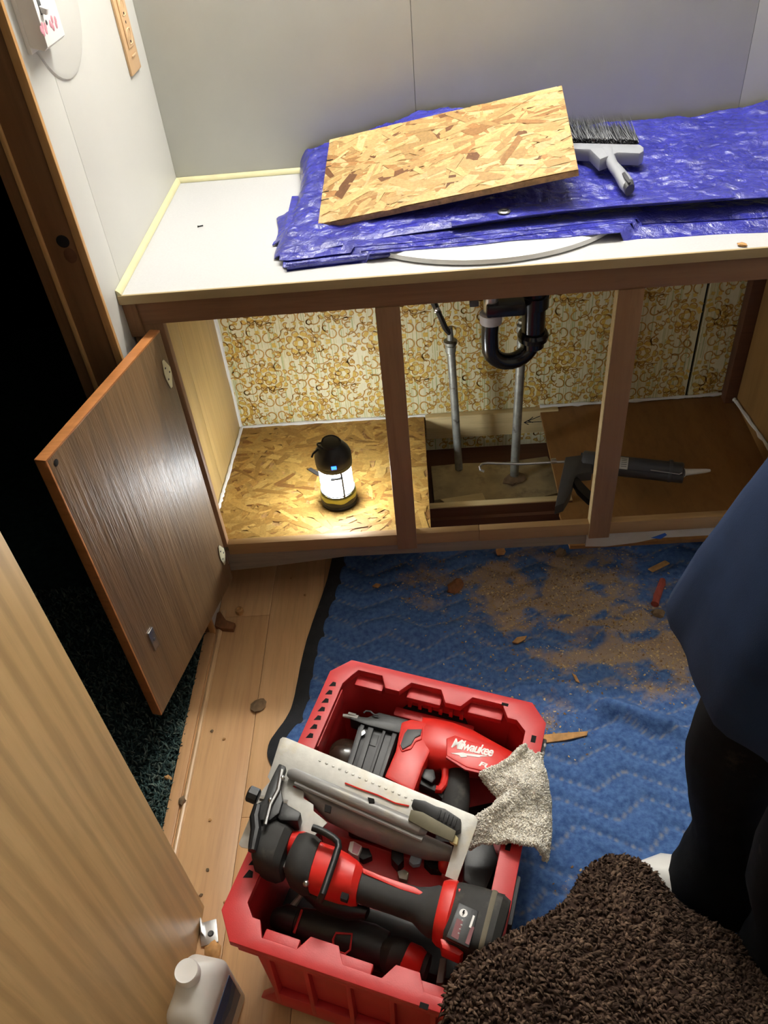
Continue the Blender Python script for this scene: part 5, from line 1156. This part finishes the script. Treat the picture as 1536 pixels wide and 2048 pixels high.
# ---- terry rag over the right rim
rg_ = cth('terry_rag', 'cream terry cloth rag draped over the right rim of the crate', 'rag', (0.19, 0.06, 0.0))
def rag(u, v):
    y = 0.150-0.165*v
    xi = interp(v, (0, 0.12, 0.3, 0.5, 0.68, 0.85, 1), (0.165, 0.148, 0.108, 0.150, 0.138, 0.104, 0.122))
    xo = interp(v, (0, 0.15, 0.4, 0.7, 1), (0.200, 0.212, 0.230, 0.238, 0.240))
    zi = interp(v, (0, 0.2, 0.45, 0.7, 1), (0.020, -0.010, -0.012, 0.010, -0.030)); zo = interp(v, (0, 0.3, 0.7, 1), (0.012, -0.008, -0.022, -0.020))
    xm = 0.186; zt = 0.026+0.012*math.sin(3.1*v)
    if u < 0.55:
        t = u/0.55; x = xi+(xm-xi)*t; z = zi+(zt-zi)*math.sin(t*math.pi/2)**0.8
    else:
        t = (u-0.55)/0.45; x = xm+(xo-xm)*math.sin(t*math.pi/2); z = zt+(zo-zt)*(1-math.cos(t*math.pi/2))
    y += 0.012*(u-0.35)*v
    z += 0.009*math.sin(u*7+v*9)*min(1, 4*u)*(1 if u < .8 else .6)+0.010*nz(u*4, v*5)+0.004*nz(u*13, v*13)
    return V(x, y, max(z, 0.006) if 0.168 < x < 0.201 else z)
b = B(MC).grid(rag, 46, 46); solid(b, 0.006)
ro = b.obj('cloth', m_terry, rg_, smooth=80)
def surf_points(me, M, n, rg, cond=None):
    me.calc_loop_triangles(); A3 = np.array(M); co = np.array([v.co for v in me.vertices]) @ A3[:3, :3].T + A3[:3, 3]
    tri = np.array([t.vertices for t in me.loop_triangles]); a, b2, c = co[tri[:, 0]], co[tri[:, 1]], co[tri[:, 2]]
    cr = np.cross(b2-a, c-a); ar = np.linalg.norm(cr, axis=1)
    if cond is not None: ar = ar*cond((a+b2+c)/3, cr/(ar[:, None]+1e-12))
    i = rg.choice(len(tri), n, p=ar/ar.sum()); r1 = np.sqrt(rg.random(n))[:, None]; r2 = rg.random(n)[:, None]
    return a[i]*(1-r1)+b2[i]*r1*(1-r2)+c[i]*r1*r2, cr[i]/(np.linalg.norm(cr[i], axis=1)[:, None]+1e-12)
rg = np.random.default_rng(21); P, Nn = surf_points(ro.data, TM[rg_.name], 16000, rg)
v, f, c = tufts(P, Nn, rg, 0.0030, 0.0015, [srgb(238, 232, 220), srgb(228, 221, 208), srgb(246, 242, 234), srgb(220, 212, 198)], 0.5)
pymesh('terry_loops', v, f, m_tuft, rg_, c, kind='stuff')
# ================================================================== WHITE BOTTLE
bc = at(372, 1941, 'z', 0.196)
MB_ = T(V(bc.x, bc.y, 0)) @ Matrix.Rotation(math.radians(-12), 4, 'Z')
bt = thing('white_bottle', 'white plastic bottle with blue label standing beside the light wood door', 'bottle', M=MB_)
def rrect(w, d, r, z, cx=0, cy=0, n=6):
    P = []
    for sx, sy, a0_ in ((1, 1, 0), (-1, 1, 90), (-1, -1, 180), (1, -1, 270)):
        for k in range(n): a = math.radians(a0_+90*k/(n-1)); P.append(V(cx+sx*(w/2-r)+r*math.cos(a), cy+sy*(d/2-r)+r*math.sin(a), z))
    return P
ox, oy = 0.008, -0.010
b = B(MB_); b.loft([rrect(0.060, 0.094, 0.010, 0.0, ox, oy), rrect(0.068, 0.102, 0.014, 0.004, ox, oy), rrect(0.068, 0.102, 0.014, 0.138, ox, oy), rrect(0.066, 0.098, 0.016, 0.146, ox, oy), rrect(0.048, 0.070, 0.018, 0.164, ox*.8, oy*.8), rrect(0.036, 0.040, 0.0175, 0.174, 0, 0), rrect(0.031, 0.031, 0.0154, 0.178, 0, 0)]); b.obj('body', plain('white_hdpe', srgb(222, 220, 214), 0.35, var=0.02, spec=0.5), bt, smooth=50)
b = B(MB_); b.lathe([(0.0175, 0.177), (0.0185, 0.179), (0.0185, 0.193), (0.017, 0.196), (0.0145, 0.1955), (0.0001, 0.195)], 30); b.obj('cap', m_white, bt)
xl = ox+0.0342
b = B(MB_); b.span((xl, oy-0.036, 0.035), (xl+0.0006, oy+0.036, 0.125)); b.obj('label', m_grey_lbl, bt)
Lz = T(V(xl+0.0006, oy, 0.08)) @ Matrix(((0, 0, 1, 0), (1, 0, 0, 0), (0, 1, 0, 0), (0, 0, 0, 1)))
b = B(MB_); b.prism([(-0.036, 0.045), (-0.036, -0.045), (0.036, -0.045)][::-1]+[(0.036, 0.020), (0.0, 0.006), (-0.015, 0.030)] if False else [(-0.036, 0.045), (0.036, 0.045), (0.036, 0.020), (0.010, 0.008), (-0.012, 0.014), (-0.036, 0.004)], 0, 0.0004, Lz); b.obj('label_blue', m_blue_lbl, bt)
b = B(MB_); b.prism([(-0.036, 0.002), (-0.012, 0.012), (0.010, 0.006), (0.036, 0.018), (0.036, -0.006), (0.006, -0.014), (-0.014, -0.004), (-0.036, -0.012)], 0, 0.0004, Lz); b.obj('label_wave', plain('slate_blue_label', srgb(66, 88, 120), 0.5), bt)
cl2 = thing('ceiling_fill', 'round fill light added under the ceiling', 'light', (1.0, -1.75, 2.349))  # fill light added to lift the shadows; no lamp is known here
B().lathe([(0.16, -0.02), (0.16, 0.0), (0.0001, 0.0)], 24, T(V(1.0, -1.75, 2.349))).obj('fill_rim', m_white, cl2)
B().lathe([(0.150, -0.021), (0.145, -0.035), (0.10, -0.055), (0.0001, -0.062)], 24, T(V(1.0, -1.75, 2.349)), cap=False).obj('fill_disc', glow('ceiling_fill_glow', (1.0, 0.95, 0.88), CEILING_FILL_POWER), cl2)
# ================================================================== PERSON AT THE RIGHT
person = thing('person', 'person in a navy shirt and black trousers standing at the right edge', 'person', (1.05, -1.34, 0))
bv, be, brd = [], [], []
def J(p, r, parent=None):
    bv.append(p); brd.append(r)
    if parent is not None: be.append((parent, len(bv)-1))
    return len(bv)-1
pel = J((1.09, -1.34, 0.95), (0.13, 0.10)); sp1_ = J((1.08, -1.34, 1.10), (0.12, 0.09), pel); ch = J((1.08, -1.34, 1.28), (0.12, 0.085), sp1_)
up = J((1.08, -1.34, 1.385), (0.085, 0.06), ch); nk = J((1.07, -1.34, 1.49), 0.055, up); hd0 = J((1.055, -1.34, 1.56), 0.065, nk); hd1 = J((1.05, -1.34, 1.63), 0.085, hd0); hd2 = J((1.055, -1.34, 1.70), 0.078, hd1); J((1.06, -1.34, 1.745), 0.045, hd2)
for s in (-1, 1):
    yh = -1.34+0.085*s
    h = J((1.09, yh, 0.88), 0.085, pel); k = J((0.955, -1.30+0.085*s-(0.02 if s < 0 else -0.02), 0.46), 0.052, h); a = J((1.050, (-1.300 if s > 0 else -1.435), 0.10), 0.034, k); J((0.97, (-1.285 if s > 0 else -1.435), 0.048), 0.026, a)
    sh = J((1.08, -1.34+0.170*s, 1.365), 0.046, up); el = J((1.12, -1.34+0.235*s, 1.10), 0.036, sh); wr = J((0.985, -1.34+0.10*s, 1.25), 0.027, el)
    pm = J((0.945, -1.34+0.075*s, 1.285), (0.030, 0.018), wr)
    for i, (dy, dz, ln) in enumerate(((-0.028, 0.012, 0.8), (-0.010, 0.022, 1.0), (0.008, 0.020, 0.95), (0.024, 0.010, 0.75))):
        c1 = J((0.925, -1.34+0.075*s+dy*s, 1.300+dz), 0.009, pm); c2 = J((0.905, -1.34+0.055*s+dy*s, 1.315+dz), 0.0085, c1); J((0.905+0.012, -1.34+0.03*s+dy*s, 1.318+dz+0.004*ln), 0.0075, c2)
    t1 = J((0.955, -1.34+0.045*s, 1.270), 0.010, pm); J((0.935, -1.34+0.025*s, 1.285), 0.009, t1)
me = skin_mesh(bv, be, brd, pel, 2); me.transform(TM[person.name].inverted()); me.materials.append(m_skin)
body = link('body', me, person)
# face, ears, hair
hc = V(1.052, -1.34, 1.645)
b = B(); b.ball(hc+V(0.012, 0, 0.035), (0.098, 0.088, 0.095), 20)
bmesh.ops.delete(b.bm, geom=[v_ for v_ in b.bm.verts if v_.co.x < hc.x-0.045 and v_.co.z < hc.z+0.06], context='VERTS'); b.obj('hair', m_hair, person)
b = B(); b.tube([hc+V(-0.078, 0, 0.012), hc+V(-0.094, 0, -0.016), hc+V(-0.082, 0, -0.024)], [0.008, 0.013, 0.009], 10)
for s in (-1, 1): b.ball(hc+V(0.008, 0.086*s, -0.002), (0.020, 0.009, 0.030), 12)
b.obj('nose_and_ears', m_skin, person)
for s in (-1, 1):
    b = B(); b.ball(hc+V(-0.074, 0.032*s, 0.014), (0.010, 0.013, 0.009), 12); b.mi = 1; b.ball(hc+V(-0.081, 0.032*s, 0.014), (0.004, 0.006, 0.006), 10); b.obj('eye', [m_white, m_hole], person)
b = B(); b.tube([hc+V(-0.077, -0.024, -0.047), hc+V(-0.086, 0, -0.048), hc+V(-0.077, 0.024, -0.047)], [0.003, 0.006, 0.003], 8); b.obj('mouth', m_pink, person)
# trousers
pv = [(1.085, -1.33, 0.98), (1.085, -1.34, 0.86)]; pe = [(0, 1)]; pr_ = [(0.165, 0.125), (0.165, 0.125)]
def PJ(p, r, q): pv.append(p); pr_.append(r); pe.append((q, len(pv)-1)); return len(pv)-1
for s, y in ((1, -1.255), (-1, -1.42)):
    dx = 0 if s > 0 else 0.035
    a = PJ((1.040+dx, y, 0.72), 0.105, 1); a = PJ((0.965+dx, y+0.005, 0.57), 0.088, a); a = PJ((0.938+dx, y+0.005, 0.46), 0.076, a); a = PJ((0.952+dx, y, 0.34), 0.072, a); a = PJ((0.988+dx, y-0.005, 0.20), 0.070, a); a = PJ((0.985+dx, y-0.020, 0.11), 0.085, a); a = PJ((0.978+dx, y-0.026, 0.06), 0.092, a); PJ((0.978+dx, y-0.026, 0.035), 0.080, a)
me = skin_mesh(pv, pe, pr_, 0, 2)
for v_ in me.vertices:
    q = v_.co; d = 0.006*nz(q.x*14, q.y*14, q.z*9)+0.003*nz(q.x*30, q.y*30, q.z*22); v_.co = q+v_.normal*d
me.transform(TM[person.name].inverted()); me.materials.append(m_pants); link('trousers', me, person)
# shoes
def shoe(x, y, rot, name='shoe'):
    M = T(V(x, y, 0.012)) @ Matrix.Rotation(rot, 4, 'Z')       # local +x towards the toe
    sole = [(-0.090, -0.030), (-0.060, -0.036), (0.02, -0.036), (0.09, -0.046), (0.150, -0.040), (0.186, -0.018), (0.190, 0.008), (0.165, 0.036), (0.10, 0.044), (0.02, 0.034), (-0.060, 0.034), (-0.090, 0.028), (-0.100, 0.0)]
    b = B(M); b.prism(sole, 0.0, 0.024, bev=0.005); so = b.obj('sole', m_white, person, label='white sneaker sole')
    b = B(M); R = []
    for x_, w_, h_ in ((-0.095, 0.018, 0.06), (-0.07, 0.032, 0.085), (0.0, 0.036, 0.085), (0.05, 0.038, 0.070), (0.10, 0.042, 0.052), (0.15, 0.038, 0.040), (0.183, 0.016, 0.026)):
        R.append([V(x_, w_*math.cos(t), 0.018+h_*math.sin(t)**0.8 if math.sin(t) > 0 else 0.018) for t in np.linspace(0, math.pi, 14)])
    b.loft(R); b.obj('upper', m_white, person, label='white sneaker upper', smooth=60)
    for s in (-1, 1):
        P = []
        for x_, w_, z_ in ((-0.05, 0.0352, 0.050), (0.0, 0.0372, 0.040), (0.06, 0.0400, 0.034), (0.12, 0.0395, 0.036), (0.10, 0.036, 0.052), (0.05, 0.034, 0.064)): P.append(V(x_, s*w_, z_))
        b = B(M); b.tube(P, 0.0045, 8); b.obj('side_stripe', m_hole, person)
    b = B(M); b.ball((0.055, 0, 0.075), (0.05, 0.022, 0.020), 12); b.obj('tongue', m_black, person)
shoe(1.030, -1.300, math.pi-0.30); shoe(1.040, -1.435, math.pi+0.05)
# shirt: loose body with hem, plus sleeves
RZ = [(0.710, 1.035, -1.315, 0.232, 0.212), (0.722, 1.035, -1.315, 0.234, 0.214), (0.80, 1.042, -1.315, 0.226, 0.206), (0.88, 1.052, -1.318, 0.214, 0.200), (0.97, 1.066, -1.325, 0.200, 0.194), (1.08, 1.075, -1.33, 0.185, 0.200), (1.20, 1.08, -1.335, 0.170, 0.212), (1.32, 1.08, -1.34, 0.155, 0.215), (1.40, 1.08, -1.34, 0.130, 0.195), (1.445, 1.078, -1.34, 0.090, 0.120), (1.465, 1.076, -1.34, 0.070, 0.075)]
b = B(); R = []
for z, cx_, cy_, rx, ry in RZ:
    row = []
    for k in range(72):
        t = 2*math.pi*k/72; lo = max(0, (1.0-z)/0.3)
        w_ = 1+lo*(0.034*math.sin(t*5+0.6)+0.026*math.sin(t*9+2))+0.012*lo*math.sin(t*17+z*6)+0.010*nz(math.cos(t)*3, math.sin(t)*3, z*5)
        hz_ = lo*0.012*math.sin(t*3+1.2) if z < 0.73 else 0
        row.append(V(cx_+rx*w_*math.cos(t), cy_+ry*w_*math.sin(t), z+hz_))
    R.append(row)
b.loft(R, cap=False)
for s in (-1, 1):
    b.tube([(1.08, -1.34+0.15*s, 1.375), (1.085, -1.34+0.205*s, 1.335), (1.105, -1.34+0.228*s, 1.24), (1.116, -1.34+0.235*s, 1.16)], [0.088, 0.088, 0.082, 0.080], 20, cap=False)
solid(b, 0.003); b.obj('shirt', m_navy, person, smooth=80)
# ================================================================== BROWN SHAG MAT
FAR = [(900, 2120, .318), (900, 2048, .318), (903, 1990, .318), (912, 1958, .318), (950, 1917, .318), (1000, 1890, .312), (1060, 1858, .292), (1112, 1834, .262), (1150, 1796, .232), (1166, 1762, .205), (1186, 1734, .188), (1212, 1719, .176), (1240, 1716, .170), (1272, 1723, .166), (1300, 1742, .162), (1320, 1775, .160), (1350, 1812, .158), (1400, 1842, .156), (1480, 1884, .150), (1560, 1945, .145), (1680, 2040, .14)]
FW = [at(u, v, 'z', z) for u, v, z in FAR]
CEN = V(0.74, -1.66, 0.30)
mat_ = thing('shag_mat', 'dark brown shaggy mat heaped beside the crate near the sneakers', 'mat', (0.74, -1.5, 0.0))
def resample(P, n):
    L = [0.0]
    for a, c in zip(P[:-1], P[1:]): L.append(L[-1]+(c-a).length)
    return [V(*[float(np.interp(L[-1]*i/(n-1), L, [p[k] for p in P])) for k in range(3)]) for i in range(n)]
FW2 = resample(FW, 70); NR = 26
def matp(i, j):
    f = FW2[i]; s = i/(len(FW2)-1); near = V(0.50+0.46*s, -1.74-0.02*math.sin(s*3.1), 0.26)
    t = j/(NR-1); p = f.lerp(near, t); hump = 0.05*math.sin(math.pi*min(1, t*1.15))*(0.4+0.6*math.sin(math.pi*s))
    p.z += hump+0.014*nz(p.x*9, p.y*9, 1)*min(1, 5*t); return p
rows = []
for i in range(len(FW2)):
    f = matp(i, 0); s = i/(len(FW2)-1); inn = (V(CEN.x, CEN.y, 0)-V(f.x, f.y, 0)).normalized()
    over = f.x < 0.60
    drop = [(-0.006, -0.008), (0.0, -0.020), (0.008, -0.030)] if over else [(-0.006, -0.010), (-0.002, -0.05), (0.004, 0.014-f.z)]
    sk = [V(f.x, f.y, f.z+dz)+inn*dx for dx, dz in reversed(drop)]
    top = [matp(i, j) for j in range(NR)]; q = top[-1]; s = i/(len(FW2)-1)
    rows.append(sk+top+[V(q.x, q.y-0.03, q.z-0.05), V(q.x, q.y-0.045, q.z*0.45), V(q.x, q.y-0.05, 0.015)])
b = B(); b.loft(rows, wrap=False, cap=False); bmesh.ops.recalc_face_normals(b.bm, faces=b.bm.faces)
up_ = sum((1 if f.normal.z > 0 else -1)*f.calc_area() for f in b.bm.faces)
if up_ < 0: bmesh.ops.reverse_faces(b.bm, faces=b.bm.faces)
mo = b.obj('backing', plain('mat_backing', srgb(58, 44, 38), 1.0, var=0.3, vs=60, spec=0.05), mat_, smooth=80)
rg = np.random.default_rng(31); P, Nn = surf_points(mo.data, TM[mat_.name], 24000, rg)
v, f, c = tufts(P, Nn, rg, 0.014, 0.0030, [srgb(84, 66, 56), srgb(98, 78, 66), srgb(70, 54, 46), srgb(108, 88, 74)], 0.8, (0.15, -0.4, -0.3))
cl_n = np.array([0.72+0.5*(nz(p[0]*26, p[1]*60, p[2]*26)+0.5) for p in P]); c = c*np.repeat(cl_n, 9)[:, None]
pymesh('shag_pile', v, f, m_tuft, mat_, c, kind='stuff')
